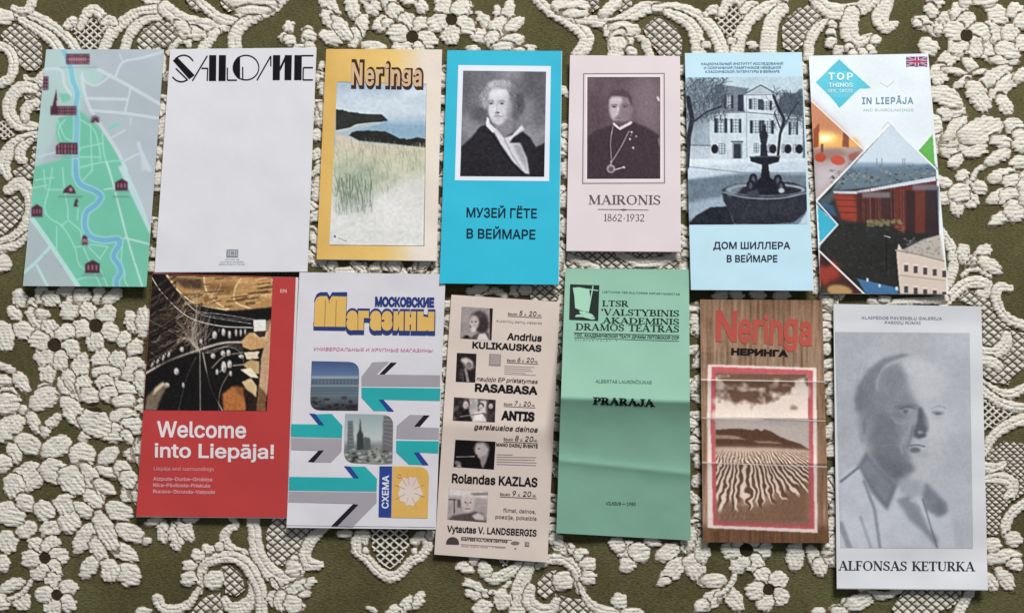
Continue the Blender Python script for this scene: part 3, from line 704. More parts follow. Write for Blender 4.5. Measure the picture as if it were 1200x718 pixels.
# --- the narrow gaps between the sheets: short fringed tufts
rg = random.Random(4)
def gap(x0, y0, x1, y1, n, s=5.5):
    """the weave between two sheets: parts of leaves, blooms and scroll ends that go on underneath them"""
    L_ = math.hypot(x1 - x0, y1 - y0); t = rg.uniform(0, 8)
    while t < L_:
        x = x0 + (x1 - x0) * t / L_; y = y0 + (y1 - y0) * t / L_; k = rg.random()
        hz = abs(x1 - x0) > abs(y1 - y0)
        if k < .45:
            a0 = rg.uniform(0, 180); o = rg.uniform(-9, 9); px, py = (x, y + o) if hz else (x + o, y)
            G('leaf', [(px + rg.uniform(-6, 6), py + rg.uniform(-6, 6), rg.uniform(9, 15), rg.uniform(5, 8), a0 + rg.uniform(-40, 40)) for _ in range(3)]); t += rg.uniform(15, 24)
        elif k < .7:
            P(x + rg.uniform(-3, 3), y, rg.uniform(6, 11), rg.uniform(4, 7), rg.uniform(0, 180)); t += rg.uniform(9, 15)
        elif k < .85:
            a0 = rg.uniform(-.6, .6); c, s_ = math.cos(a0), math.sin(a0); S([(x - 16 * c, y - 16 * s_, 4), (x, y + 3, 6), (x + 16 * c, y + 16 * s_, 4)]); t += rg.uniform(12, 18)
        else: t += rg.uniform(6, 12)
gap(196, 72, 178, 330, 20); gap(376, 66, 366, 312, 22); gap(521, 66, 514, 330, 22, 6); gap(663, 100, 659, 316, 16); gap(801, 70, 806, 345, 24); gap(944, 72, 958, 345, 26, 6)
gap(350, 335, 342, 610, 14, 4); gap(525, 352, 512, 520, 10, 5); gap(657, 360, 646, 640, 22, 6); gap(814, 350, 820, 640, 26, 6); gap(969, 352, 977, 650, 28, 6.5)
gap(180, 470, 160, 598, 9, 7); gap(380, 314, 505, 314, 8, 5)

# --- the same cloth goes on past the frame
occ = np.zeros((40, 60), bool)
for k in range(60):
    x = rg.uniform(-140, 1340); y = rg.uniform(-120, 840)
    if -22 < x < 1222 and -22 < y < 738: continue
    if ID[min(max(int((y - V0) / RS), 0), NV - 1), min(max(int((x - U0) / RS), 0), NU - 1)] >= 0: continue
    if k % 3: G('leaf', [(x + rg.uniform(-9, 9), y + rg.uniform(-9, 9), 14, 8, rg.uniform(0, 180)) for _ in range(5)])
    else: FL(min(max(x, -110), 1310), min(max(y, -90), 810), 8.5, 18, 10.5, 5, rg.uniform(0, 70))

# --- turn the relief into one mesh per motif
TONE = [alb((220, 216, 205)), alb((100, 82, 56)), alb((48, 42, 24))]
def build_relief(covered):
    keep = (ID >= 0) & ~covered
    c4 = (ID[:-1, :-1] >= 0) & (ID[1:, :-1] >= 0) & (ID[:-1, 1:] >= 0) & (ID[1:, 1:] >= 0) & keep[:-1, :-1]
    own = np.maximum(np.maximum(ID[:-1, :-1], ID[1:, :-1]), np.maximum(ID[:-1, 1:], ID[1:, 1:]))
    r, c = np.nonzero(c4); own = own[r, c]; o = np.argsort(own, kind='stable'); r, c, own = r[o], c[o], own[o]
    PT = unp(UU, VV, .0012).astype(np.float32)
    Z = np.maximum(HH + KB * .3 * (HH > 1), .05) * PX
    wob = (vn(UU, VV, 3.1, 21) - .5) * .9 * PX
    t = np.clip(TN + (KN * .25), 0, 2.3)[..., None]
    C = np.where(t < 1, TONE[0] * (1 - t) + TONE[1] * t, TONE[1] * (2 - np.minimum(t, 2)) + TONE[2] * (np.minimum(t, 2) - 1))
    cut = np.searchsorted(own, np.arange(len(MOT) + 1)); objs = {}
    for m in range(len(MOT)):
        a, b = cut[m], cut[m + 1]
        if b - a < 25: continue
        rr, cc = r[a:b], c[a:b]
        q = np.stack([rr * NU + cc, (rr + 1) * NU + cc, (rr + 1) * NU + cc + 1, rr * NU + cc + 1], -1)
        u, inv = np.unique(q, return_inverse=True); ur, uc = u // NU, u % NU
        V = PT[ur, uc].copy(); V[:, 2] = Z[ur, uc]; V[:, 0] += wob[ur, uc]
        name, par = MOT[m]
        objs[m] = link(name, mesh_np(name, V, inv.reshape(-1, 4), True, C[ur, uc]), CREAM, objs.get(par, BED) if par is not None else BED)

# ------------------------------------------------------------------ the leaflets
LEAFLETS = []
def bow(ax=.0, ay=.0, lift=.0, cx=.5, tilt=0.):
    """gentle curl: ax across, ay along, tilt raises the lower edge"""
    return lambda a, b: ax * (a - cx) ** 2 * 4 + ay * (b - .5) ** 2 * 4 + tilt * b ** 2 + lift
def leaflet(name, label, cat, corners, col=None, canvas=None, prof=None, z0=.0040, step=7, gloss=False, pages=None, thick=.00016, page_t=.0003, group='leaflets and booklets laid out in two rows', cover='cover', wob=.0, cstep=.8):
    sh = Sheet(corners, z0, prof); c = sh.P(sh.c.mean(0))
    e = empty(name, c, label, cat, group); LEAFLETS.append(sh.c)
    if canvas is not None: m = PRINT_SEMI if gloss else PRINT_MATT; step = cstep
    else: m = paper_mat(name + '_' + cover, col, .45 if gloss else .65, .35, .04, .05)
    grid_sheet(cover, sh, sh.c, step, 0, thick, m, e, canvas, wob)
    if pages is not None:
        grid_sheet('inner_pages', sh, sh.c + np.array(pages, float), 9, -thick - .00005, page_t, PAGE, e)
    return sh, e
def cov(corners, c=(255, 255, 255), ss=1.7):
    q = np.array(corners); return Cv(q[:, 0].min(), q[:, 1].min(), q[:, 0].max(), q[:, 1].max(), c, ss)
def photo(sh, e, name, quad, canvas, gloss=False, lift=.00015):
    return grid_sheet(name, sh, np.array(quad, float), .8, lift, 0, PRINT_SEMI if gloss else PRINT_MATT, e, canvas)
INK = (18, 16, 20)

# 1 ---- folded town map
q = [(54.2, 58.1), (192.2, 58.1), (171.6, 336), (26.8, 335)]
cv = cov(q, (180, 192, 200)); A = (25, 55, 4.953); B = (25, 195, 4.953)
cv.noise(60, 6, 3)
GR, PA, RW, RV = (116, 194, 168), (160, 218, 204), (203, 216, 224), (116, 178, 208)
cv.fr(*A).poly([(140, 20), (400, 20), (350, 380), (260, 400), (110, 690), (60, 700)], (178, 208, 205), 12, .8)
for p in [[(60, 700), (100, 690), (240, 650), (200, 500), (210, 420), (340, 370), (400, 420), (460, 480), (520, 560), (610, 718), (600, 740), (60, 740)]]: cv.poly(p, GR, 6)
cv.poly([(215, 270), (285, 270), (285, 310), (240, 325)], GR, 4, .8).poly([(505, 465), (570, 435), (575, 450), (515, 485)], (140, 205, 190), 4)
cv.ell(415, 175, 60, 50, (178, 208, 206), 0, 6).poly([(690, 590), (760, 718), (700, 718)], (203, 210, 222), 6)
cv.fr(*B).poly([(75, 20), (240, -10), (585, -10), (748, 385), (735, 705), (330, 705), (190, 480), (60, 310), (60, 140)], GR, 1.5)
cv.poly([(560, 0), (590, -5), (745, 375), (745, 395), (720, 340)], (196, 214, 224), 3)
cv.poly([(40, 310), (190, 480), (330, 700), (-10, 700)], (172, 186, 190), 2)
cv.fr(*A)
for p, w in [([(445, 130), (620, 225), (800, 330)], 20), ([(820, 30), (700, 65), (590, 90), (545, 175)], 14), ([(590, 90), (570, 45)], 9), ([(380, 300), (610, 305)], 18),
             ([(635, 240), (600, 385)], 12), ([(400, 370), (590, 385), (800, 415)], 17), ([(350, 170), (365, 260), (395, 350), (470, 470), (560, 610), (610, 718)], 20),
             ([(130, 130), (230, 135), (250, 220), (290, 280)], 16), ([(350, 150), (370, 200), (430, 225), (490, 190), (520, 160)], 12), ([(600, 485), (520, 530)], 10),
             ([(680, 560), (700, 620), (745, 718)], 22), ([(590, 665), (680, 620)], 10), ([(635, 415), (635, 450)], 8), ([(100, 640), (210, 610), (340, 600)], 8)]: cv.curve(p, w, RW, .7, .9)
for p in [[(400, 420), (405, 560), (410, 718)], [(340, 420), (420, 480), (450, 570), (460, 660)], [(470, 500), (480, 620), (515, 718)], [(330, 590), (470, 560)], [(330, 640), (460, 640)], [(340, 700), (470, 670), (590, 660)], [(210, 425), (250, 520), (290, 545)], [(255, 420), (215, 480), (230, 545)]]: cv.curve(p, 9, PA, .6, .85)
rv = [(240, 10), (262, 60), (285, 120), (300, 200), (325, 270), (315, 350), (322, 430), (318, 560), (312, 740)]
cv.curve(rv[1:], 44, (168, 212, 218), 2, .8).curve(rv, 27, (130, 192, 212), 1)
cv.fr(*B)
for p, w in [([(590, -5), (680, 190), (745, 370)], 16), ([(495, -20), (530, 90), (610, 400), (700, 690)], 12), ([(480, 135), (540, 125)], 8), ([(600, 415), (740, 450)], 12),
             ([(60, 300), (160, 440), (330, 695)], 26), ([(165, 470), (80, 560), (10, 620)], 18), ([(90, 575), (150, 690)], 16)]: cv.curve(p, w, (186, 224, 220), .7, .9)
for p in [[(180, 10), (160, 130), (135, 240), (165, 300), (240, 350), (310, 470), (330, 560), (380, 610)], [(240, 10), (250, 130), (270, 250), (275, 310), (340, 370), (350, 420)], [(80, 80), (190, 65)], [(70, 125), (150, 110)], [(130, 20), (140, 130)], [(150, 135), (240, 135)],
          [(415, 20), (330, 110)], [(205, 350), (205, 460), (195, 490)], [(275, 310), (230, 345)], [(330, 240), (325, 310)], [(310, 470), (400, 455), (500, 465)], [(390, 465), (460, 540)], [(360, 470), (400, 560), (440, 650), (460, 695)], [(460, 600), (500, 695)], [(500, 470), (460, 530)], [(320, 660), (380, 640), (430, 640)], [(590, 420), (580, 560), (600, 610), (600, 660), (620, 695)]]: cv.curve(p, 8, PA, .6, .9)
rv = [(315, -30), (320, 60), (350, 110), (420, 140), (462, 175), (430, 225), (380, 265), (368, 340), (398, 405), (480, 428), (560, 422), (568, 455), (535, 520), (568, 575), (575, 620), (552, 660), (556, 710)]
cv.curve(rv, 46, (150, 208, 216), 1.5, .9).curve(rv, 26, RV, 1)
for k in range(26):
    x, y = 110 + (k * 97) % 560, 150 + (k * 61) % 500; cv.ell(x, y, 16, 5, (100, 186, 156), 0, 3, .35)
DR = (76, 44, 58); PK = (184, 132, 146)
cv.fr(*A)
def house(x0, y0, x1, y1, nx, ny):
    cv.rect(x0, y0, x1, y1, DR, .35, .95)
    for i in range(nx):
        for j in range(ny):
            X = x0 + (x1 - x0) * (i + .5) / nx; Y = y0 + (y1 - y0) * (j + .55) / ny; w = (x1 - x0) / nx * .24; h = (y1 - y0) / ny * .26
            cv.rect(X - w, Y - h, X + w, Y + h, PK, .3, .9)
house(258, 40, 396, 103, 10, 3); cv.rect(275, 62, 378, 84, (196, 140, 158), 2, .6)
house(122, 172, 158, 252, 3, 4); house(170, 345, 320, 396, 11, 3); cv.poly([(170, 390), (203, 245), (212, 345), (210, 392)], DR)
cv.rect(205, 310, 215, 345, (200, 190, 200)).poly([(200, 575), (225, 556), (325, 556), (328, 625), (200, 625)], DR)
for i in range(6): cv.rect(213 + i * 19, 566, 220 + i * 19, 618, PK, .3, .8)
cv.rect(200, 590, 328, 595, DR).poly([(395, 440), (405, 405), (430, 395), (455, 410), (455, 438)], (130, 120, 140), 2).poly([(405, 440), (420, 412), (440, 412), (452, 440), (440, 438), (430, 420), (418, 440)], DR)
for x0, x1, y in [(222, 450, 116), (215, 255, 412), (190, 335, 636)]: cv.rect(x0, y, x1, y + 8, (150, 160, 172), 1.2, .8)
cv.fr(*B)
for (cx, cy, w, h) in [(582, 105, 36, 34), (90, 255, 32, 36), (413, 580, 42, 38), (368, 425, 17, 30)]:
    cv.poly([(cx - w, cy + h), (cx - w, cy - h * .4), (cx, cy - h), (cx + w, cy - h * .4), (cx + w, cy + h)], DR, .4)
    for i in (-.55, 0, .55): cv.rect(cx + i * w - 4, cy - h * .2, cx + i * w + 4, cy + h * .55, PK, .3, .9)
    cv.rect(cx - w * 1.3, cy + h, cx + w * 1.3, cy + h + 7, (110, 120, 130), 1.5, .7)
cv.poly([(240, 155), (250, 130), (285, 105), (305, 125), (318, 158)], DR).ell(287, 135, 10, 12, PK).poly([(303, 235), (312, 195), (325, 185), (330, 205), (322, 215), (330, 235)], DR)
cv.rect(215, 170, 355, 180, (100, 130, 130), 1.5, .6).rect(530, 172, 625, 180, (100, 130, 130), 1.5, .6).rect(350, 630, 480, 638, (110, 120, 130), 1.5, .6).rect(340, 445, 395, 452, (100, 120, 120), 1.5, .6)
sh, e = leaflet('town_map', 'folded town map with green parkland, blue river and small dark red buildings', 'map', q, canvas=cv, prof=bow(.001, .0006, tilt=.002), gloss=True, pages=[(0, 0), (-.6, 0), (-.6, -.5), (0, -.5)], page_t=.0004)

# 2 ---- white booklet with black art deco title
q = [(199.6, 58.2), (370.2, 56), (359.5, 317.9), (181.2, 318.8)]
sh, e = leaflet('theatre_booklet', 'plain white booklet with an elongated black art deco title across its top', 'booklet', q, (216, 217, 223), prof=bow(.0012, .001), pages=[(0, -.4), (.8, 0), (.8, .6), (0, .6)], z0=.004)
f = (180, 0, 5.985); t = 9
L = [[(135, 425), (168, 405), (288, 528), (250, 556)]] + path(smooth([(150, 415), (178, 396), (215, 388), (250, 400), (278, 428)]), t) + path([(155, 480), (237, 560)], t) + path(smooth([(132, 540), (160, 565), (200, 574), (240, 560)]), t)
L += path([(272, 568), (377, 392)], t) + path([(335, 480), (380, 480), (376, 568)], t) + [[(390, 388), (440, 388), (438, 568), (388, 568)]]
L += [[(458, 388), (508, 388), (505, 568), (455, 568)]] + path([(517, 475), (517, 563), (585, 563)], t)
L += [arc(648, 475, 94, 90, 0, 180, 8, 8, 24), arc(648, 475, 94, 90, 180, 360, 8, 8, 24)] + [[(607, 392), (607, 558), (585, 545), (565, 515), (556, 475), (565, 435), (585, 405)]] + path([(625, 470), (625, 562)], t)
L += path([(725, 564), (822, 394), (822, 465)], t) + [[(837, 388), (888, 388), (885, 562), (835, 562)], [(886, 470), (925, 388), (940, 388), (888, 500)], [(920, 388), (970, 388), (966, 562), (918, 562)]]
L += [[(988, 388), (1040, 388), (1038, 562), (985, 562)]] + path([(1038, 391), (1122, 391)], t) + path([(1118, 475), (1050, 475), (1048, 561), (1118, 561)], t)
shapes(sh, e, 'title', [ccw(list(map(tuple, l))) for l in L], (16, 16, 22), fr=f)
f = (180, 40, 2.395)
shapes(sh, e, 'emblem', [[(205, 604), (238, 604), (237, 626), (204, 626)]], (132, 136, 146), fr=f)
shapes(sh, e, 'emblem_lines', [seg(x, 606, x, 624, 1.3) for x in (210, 216, 227, 233)] + [seg(206, y, 236, y, 1.2) for y in (610, 620)] + [arc(221, 615, 7, 7, a, a + 180, 1.2, 1.2) for a in (0, 180)], (196, 200, 210), lift=.00042, fr=f)
for i, s_ in enumerate(['LIETUVOS TSR', 'VALSTYBINIS AKADEMINIS', 'OPEROS IR BALETO TEATRAS']):
    text(sh, e, 'imprint', s_, 220, 634 + i * 7, 4, [40, 66, 74][i], 0, (120, 124, 134), align='c', fr=f)

# 3 ---- yellow beach leaflet
q = [(382.3, 57.6), (517.5, 58.3), (511.2, 305.6), (370.9, 303.7)]
cv = cov(q)
def yb(X, Y):
    k = (X - (383 - (Y - 58) * .04)) / 134; k = k[..., None]
    y0 = np.array((214, 174, 96.)); y1 = np.array((226, 190, 114.)); y2 = np.array((226, 216, 204.))
    c = np.where(k < .55, y0 + (y1 - y0) * np.clip(k / .55, 0, 1), y1 + (y2 - y1) * np.clip((k - .55) / .3, 0, 1) ** 1.3)
    return c
cv.put(np.ones(cv.X.shape), yb, (0, cv.h, 0, cv.w)); cv.noise(30, 3, 2).noise(2.2, 2, 4)
sh, e = leaflet('beach_leaflet', 'yellow bordered leaflet titled Neringa in tan letters over a dune grass and sea photo', 'leaflet', q, canvas=cv, prof=bow(.0008, .0012), gloss=True, pages=[(0, 0), (.6, 0), (.6, .5), (0, .5)], page_t=.0004)
p = [(395, 95.9), (499.8, 98.4), (497.4, 288.3), (386, 287.2)]
cv = cov(p); f = (375, 85, 3.264); cv.fr(*f)
cv.vgrad([(35, (158, 180, 200)), (90, (182, 196, 210)), (150, (192, 204, 214)), (185, (168, 186, 200)), (270, (146, 168, 184)), (300, (196, 190, 170)), (350, (190, 192, 168)), (420, (196, 198, 186)), (520, (210, 210, 208)), (660, (202, 205, 206))])
for x, y, rx, ry, a in [(360, 75, 60, 18, .7), (250, 110, 120, 12, .4), (120, 80, 40, 14, .3), (330, 130, 80, 8, .4)]: cv.ell(x, y, rx, ry, (214, 224, 232), -4, 9, a)
cv.poly([(260, 185), (415, 185), (412, 285), (240, 240), (130, 225), (200, 205)], (134, 164, 186), 1.5)
cv.poly([(255, 178), (420, 178), (420, 192), (262, 192)], (170, 192, 206), 5, .7)
cv.poly([(60, 140), (100, 150), (170, 160), (235, 160), (262, 185), (200, 194), (140, 200), (120, 215), (60, 222)], (42, 46, 44), 1.6)
cv.curve([(60, 226), (115, 215), (140, 203), (195, 196), (225, 195)], 9, (176, 184, 182), 2)
cv.poly([(110, 240), (135, 226), (180, 222), (250, 226), (280, 240), (320, 262), (372, 248), (408, 256), (405, 288), (330, 280), (260, 272), (150, 262)], (34, 36, 34), 1.8)
rn = np.random.default_rng(3)
cv.poly([(60, 230), (110, 245), (150, 265), (260, 275), (400, 290), (400, 330), (60, 300)], (196, 188, 170), 5)
for k in range(900):
    x = rn.uniform(55, 410); d = rn.beta(1.4, 1.3)
    top = 285 + 12 * math.sin(x / 40); bot = 545 - .38 * (x - 60) + 25 * math.sin(x / 37) if x < 300 else 400 + (x - 300) * .1
    y = top + d * max(bot - top, 40); l = rn.uniform(14, 44)
    c = [(112, 130, 108), (160, 164, 134), (192, 188, 158), (98, 120, 104), (212, 206, 182)][rn.integers(5)]
    if x > 220 and rn.random() < .5: c = (186, 188, 164)
    cv.line([(x, y), (x + rn.uniform(-12, 8), y - l)], rn.uniform(1.5, 5), c, 1.5, rn.uniform(.1, .34))
cv.poly([(60, 370), (200, 350), (230, 420), (175, 545), (60, 525)], (116, 138, 122), 22, .45)
for k in range(60): x = rn.uniform(60, 400); y = rn.uniform(300, 430); cv.ell(x, y, rn.uniform(10, 30), rn.uniform(5, 14), [(200, 198, 180), (150, 166, 146), (212, 208, 192)][rn.integers(3)], -20, 9, .4)
for k in range(90):
    x = rn.uniform(60, 200); y = rn.uniform(420, 545); cv.line([(x, y), (x + rn.uniform(-8, 8), y - rn.uniform(20, 60))], 2, (70, 84, 66), .35, .4)
cv.poly([(45, 560), (180, 560), (240, 470), (300, 420), (405, 385), (405, 680), (30, 680)], (212, 212, 210), 14, .75)
for k in range(40): x = rn.uniform(50, 390); y = rn.uniform(480, 650); cv.ell(x, y, rn.uniform(8, 30), 3, (188, 190, 190), -15, 3, .35)
for k in range(46):
    x = rn.uniform(118, 404); y = 228 + .17 * (x - 118) + rn.uniform(-4, 6); cv.ell(x, min(y, 262), rn.uniform(4, 12), rn.uniform(3, 8), (30, 33, 30), 0, 1.2, .9)
for k in range(24):
    x = rn.uniform(62, 255); cv.ell(x, 148 + .16 * (x - 60) + rn.uniform(-3, 3), rn.uniform(4, 10), rn.uniform(3, 6), (40, 46, 42), 0, 1.2, .9)
cv.poly([(262, 186), (410, 190), (408, 202), (262, 198)], (160, 184, 200), 4, .6)
cv.ell(57, 627, 4, 4, (50, 60, 110)).line([(70, 632), (100, 645)], 2, (120, 130, 150)); cv.noise(3, 6, 5)
cv.line([(68, 36), (412, 44)], 3, (110, 110, 100)).line([(409, 40), (398, 664)], 3, (120, 120, 104)).line([(37, 660), (398, 664)], 3, (120, 120, 104))
cv.finish(); photo(sh, e, 'dune_photo', p, cv, True)
f = (360, 0, 5.985)
ttl = dict(h=146, w=478, fr=f)
def seringa(s, x, y, h, w, bold, c, name, lift):
    text(sh, e, name, s, x, y, h, w, 1.2, c, bold, lift=lift, fr=f)
for nm, dx, bo, c, li in [('title_outline', 6, .15, (60, 38, 26), .00028), ('title', 0, .045, (206, 174, 140), .0005)]:
    k = 1 if bo > .1 else 0
    seringa('N', 308 - 6 * k + dx, 592 + 8 * k, 146 + 14 * k, 78 + 14 * k, bo, c, nm, li)
    seringa('e', 406 - 5 * k + dx, 595 + 8 * k, 138 + 10 * k, 62 + 12 * k, bo, c, nm, li)
    seringa('r', 480 - 5 * k + dx, 596 + 8 * k, 138 + 10 * k, 48 + 12 * k, bo, c, nm, li)
    seringa('i', 545 - 5 * k + dx, 597 + 8 * k, 140 + 10 * k, 26 + 12 * k, bo, c, nm, li)
    seringa('n', 588 - 5 * k + dx, 598 + 8 * k, 138 + 10 * k, 62 + 12 * k, bo, c, nm, li)
    seringa('g', 662 - 5 * k + dx, 572 + 8 * k, 104 + 10 * k, 64 + 12 * k, bo, c, nm, li)
    seringa('a', 742 - 5 * k + dx, 600 + 8 * k, 138 + 10 * k, 60 + 12 * k, bo, c, nm, li)

# 4 ---- turquoise museum leaflet with a framed portrait
q = [(524.2, 59.2), (658.2, 60), (654.6, 333.4), (515.2, 332)]
sh, e = leaflet('museum_leaflet', 'turquoise leaflet with a white framed portrait of a man in a dark coat', 'leaflet', q, (28, 178, 208), prof=bow(.0008, .0012, tilt=.003), pages=[(0, 0), (.5, 0), (.5, -.6), (0, -.6)], page_t=.0003)
f = (530, 72, 4.917)
grid_sheet('picture_border', sh, [(f[0] + x / f[2], f[1] + y / f[2]) for x, y in [(35, 22), (568, 28), (558, 690), (15, 685)]], 5, .00008, 0, ink((222, 228, 240)), e)
p = [(530 + x / 4.917, 72 + y / 4.917) for x, y in [(63, 54), (541, 60), (530, 665), (45, 662)]]
cv = cov(p, (112, 112, 120)); cv.fr(*f)
cv.noise(20, 26, 3).noise(9, 12, 4)
for x, y, rx, ry, c in [(100, 120, 90, 80, 96), (480, 120, 90, 120, 84), (330, 80, 90, 40, 150), (110, 400, 90, 60, 146), (480, 420, 90, 70, 140), (520, 300, 60, 90, 92), (80, 250, 60, 60, 100), (250, 110, 40, 20, 130)]: cv.ell(x, y, rx, ry, (c, c, c + 6), 0, 26, .7)
cv.poly([(45, 662), (52, 490), (110, 440), (160, 375), (200, 365), (300, 430), (400, 400), (450, 440), (490, 510), (530, 520), (532, 665)], (40, 38, 44), 4)
cv.poly([(470, 500), (535, 470), (535, 665), (450, 665)], (36, 34, 40), 5)
H1, H2 = (150, 150, 156), (86, 84, 92)
for x, y, rx, ry, c, a in [(275, 150, 72, 40, 148, 0), (205, 190, 26, 42, 150, 20), (193, 240, 18, 32, 140, 0), (330, 175, 46, 45, 112, 30), (368, 210, 42, 46, 96, 0), (385, 260, 30, 44, 78, 0), (350, 250, 26, 50, 84, 0), (240, 135, 36, 24, 168, -20), (300, 130, 40, 20, 160, 10)]: cv.ell(x, y, rx, ry, (c, c, c + 6), a, 7, .95)
for k in range(60):
    a = rn.uniform(3.2, 6.6); r = rn.uniform(.85, 1.15); x = 285 + 92 * r * math.cos(a); y = 205 + 88 * r * math.sin(a)
    cv.curve([(x, y), (x + rn.uniform(-14, 14), y + 10), (x + rn.uniform(-10, 16), y + 24)], 3, (rn.integers(90, 190),) * 3, .5, .5)
cv.poly([(255, 330), (345, 300), (350, 400), (300, 440), (250, 400)], (138, 136, 142), 6)
cv.fr(560, 85, 8.446)
for x, y, rx, ry, c in [(180, 130, 90, 34, 176), (90, 220, 30, 70, 150), (75, 320, 22, 44, 170), (260, 120, 60, 30, 166), (330, 200, 50, 70, 128), (380, 180, 44, 50, 108), (420, 290, 36, 90, 90), (370, 400, 46, 70, 88), (340, 330, 30, 90, 120)]: cv.ell(x, y, rx, ry, (c, c, c + 6), 0, 16, .85)
for k in range(90):
    a = rn.uniform(3.0, 6.9); x = 220 + rn.uniform(140, 215) * math.cos(a); y = 280 + rn.uniform(130, 190) * math.sin(a); g_ = int(rn.integers(110, 205)) - (60 if x > 330 else 0)
    cv.curve([(x, y), (x + rn.uniform(-20, 20), y + 22), (x + rn.uniform(-20, 24), y + 50)], 8, (g_, g_, g_ + 5), 6, .4)
cv.poly([(105, 300), (110, 215), (140, 170), (190, 155), (290, 165), (312, 230), (332, 330), (320, 410), (290, 470), (245, 512), (190, 520), (140, 492), (115, 430), (104, 380)], (194, 193, 201), 9)
cv.ell(200, 215, 78, 44, (216, 215, 222), 0, 18, .9).ell(140, 390, 24, 60, (208, 207, 214), 0, 14, .8).ell(240, 380, 40, 34, (206, 205, 212), 0, 14, .7)
cv.poly([(300, 220), (345, 300), (335, 430), (290, 500), (240, 525), (280, 440), (300, 340)], (136, 134, 143), 18, .8).poly([(200, 560), (300, 480), (350, 480), (330, 600), (270, 640), (210, 600)], (128, 126, 134), 14, .7)
cv.ell(132, 296, 30, 16, (146, 144, 152), 0, 9, .8).ell(236, 296, 34, 16, (150, 148, 156), 0, 9, .8)
cv.ell(131, 309, 17, 9, (84, 82, 92), 0, 4).ell(238, 309, 19, 9, (92, 90, 100), 0, 4).curve([(108, 284), (130, 276), (156, 284)], 8, (138, 136, 144), 6, .8).curve([(208, 286), (240, 276), (274, 288)], 8, (138, 136, 144), 6, .8)
cv.curve([(196, 290), (184, 350), (178, 392)], 12, (168, 166, 174), 8, .7).ell(170, 360, 10, 38, (226, 225, 231), 4, 8, .8).ell(194, 400, 24, 9, (88, 86, 95), -6, 5).ell(186, 412, 26, 6, (168, 166, 174), 0, 5, .8)
cv.curve([(166, 436), (196, 430), (236, 437)], 8, (120, 114, 124), 4).ell(200, 452, 24, 8, (176, 170, 178), 0, 6, .8).ell(198, 474, 34, 7, (168, 166, 174), 0, 7, .6).curve([(240, 400), (252, 430), (248, 460)], 6, (166, 164, 172), 6, .6)
cv.fr(530, 72, 4.917)
cv.poly([(198, 318), (212, 330), (216, 358), (262, 400), (235, 412), (195, 372)], (216, 216, 224), 3)
cv.poly([(222, 375), (262, 398), (300, 440), (345, 425), (400, 365), (418, 392), (350, 440), (330, 470), (390, 470), (430, 560), (445, 650), (420, 645), (350, 580), (280, 480)], (198, 198, 206), 4)
cv.poly([(350, 478), (395, 480), (428, 560), (436, 640), (405, 590), (372, 530)], (150, 150, 158), 7, .9).line([(300, 445), (345, 540), (400, 620)], 8, (150, 150, 158), 4, .7).line([(330, 450), (400, 380)], 5, (236, 236, 242), 2)
cv.line([(180, 400), (230, 420), (320, 560), (410, 655)], 10, (24, 22, 28), 4, .8); cv.noise(2.4, 7, 8)
cv.finish(); photo(sh, e, 'portrait', p, cv)
f = (505, 40, 2.353)
text(sh, e, 'title', 'МУЗЕЙ ГЁТЕ', 98, 504, 24, 194, .9, (16, 34, 56), .03, 'geo', fr=f)
text(sh, e, 'subtitle', 'В ВЕЙМАРЕ', 98, 562, 24, 190, .9, (16, 34, 56), .03, 'geo', fr=f)

# 5 ---- pale pink card with a priest's portrait
q = [(668, 64.9), (796.4, 65.9), (797.3, 294.9), (663.7, 293.9)]
sh, e = leaflet('portrait_card', 'small pale pinkish card with a framed portrait of a man wearing chain and medallion', 'card', q, (216, 204, 208), prof=bow(.0006, .0008, tilt=.002), pages=[(0, 0), (.5, 0), (.5, .5), (0, .5)], page_t=.0003)
f = (675, 75, 5.128)
def frame(a, b, c, d, w): return path([a, b], w) + path([b, c], w) + path([c, d], w) + path([d, a], w)
grid_sheet('picture_border', sh, [(f[0] + x / f[2], f[1] + y / f[2]) for x, y in [(43, 57), (533, 55), (535, 719), (37, 721)]], 5, .00005, 0, ink((120, 108, 116)), e)
grid_sheet('inner_margin', sh, [(f[0] + x / f[2], f[1] + y / f[2]) for x, y in [(49, 63), (527, 61), (529, 713), (43, 715)]], 5, .00008, 0, ink((216, 204, 208)), e)
grid_sheet('picture_mount', sh, [(f[0] + x / f[2], f[1] + y / f[2]) for x, y in [(58, 69), (517, 68), (517, 700), (56, 701)]], 5, .00011, 0, ink((230, 220, 226)), e)
p = [(675 + x / 5.128, 75 + y / 5.128) for x, y in [(68, 79), (507, 79), (507, 690), (66, 691)]]
cv = cov(p, (98, 82, 90)); cv.fr(*f); cv.noise(30, 9, 3).noise(5, 5, 7)
cv.poly([(340, 80), (510, 80), (510, 430), (340, 350)], (126, 110, 118), 40, .9).ell(120, 300, 60, 160, (84, 68, 76), 0, 30, .8)
cv.poly([(66, 700), (70, 440), (120, 400), (230, 360), (340, 345), (430, 385), (500, 430), (507, 500), (507, 700)], (66, 52, 60), 6)
cv.poly([(490, 450), (510, 440), (510, 500), (500, 490)], (120, 106, 114), 4)
cv.poly([(225, 320), (335, 300), (345, 350), (262, 385), (225, 360)], (112, 98, 106), 6)
cv.fr(700, 100, 11.97)
cv.poly([(140, 230), (145, 160), (180, 100), (250, 66), (340, 58), (430, 90), (475, 160), (488, 270), (455, 260), (430, 170), (340, 158), (210, 150), (172, 200), (160, 260)], (84, 69, 78), 12)
cv.poly([(164, 210), (198, 158), (330, 160), (430, 180), (460, 260), (468, 400), (450, 480), (390, 525), (300, 532), (232, 512), (192, 450), (167, 360)], (134, 120, 128), 12)
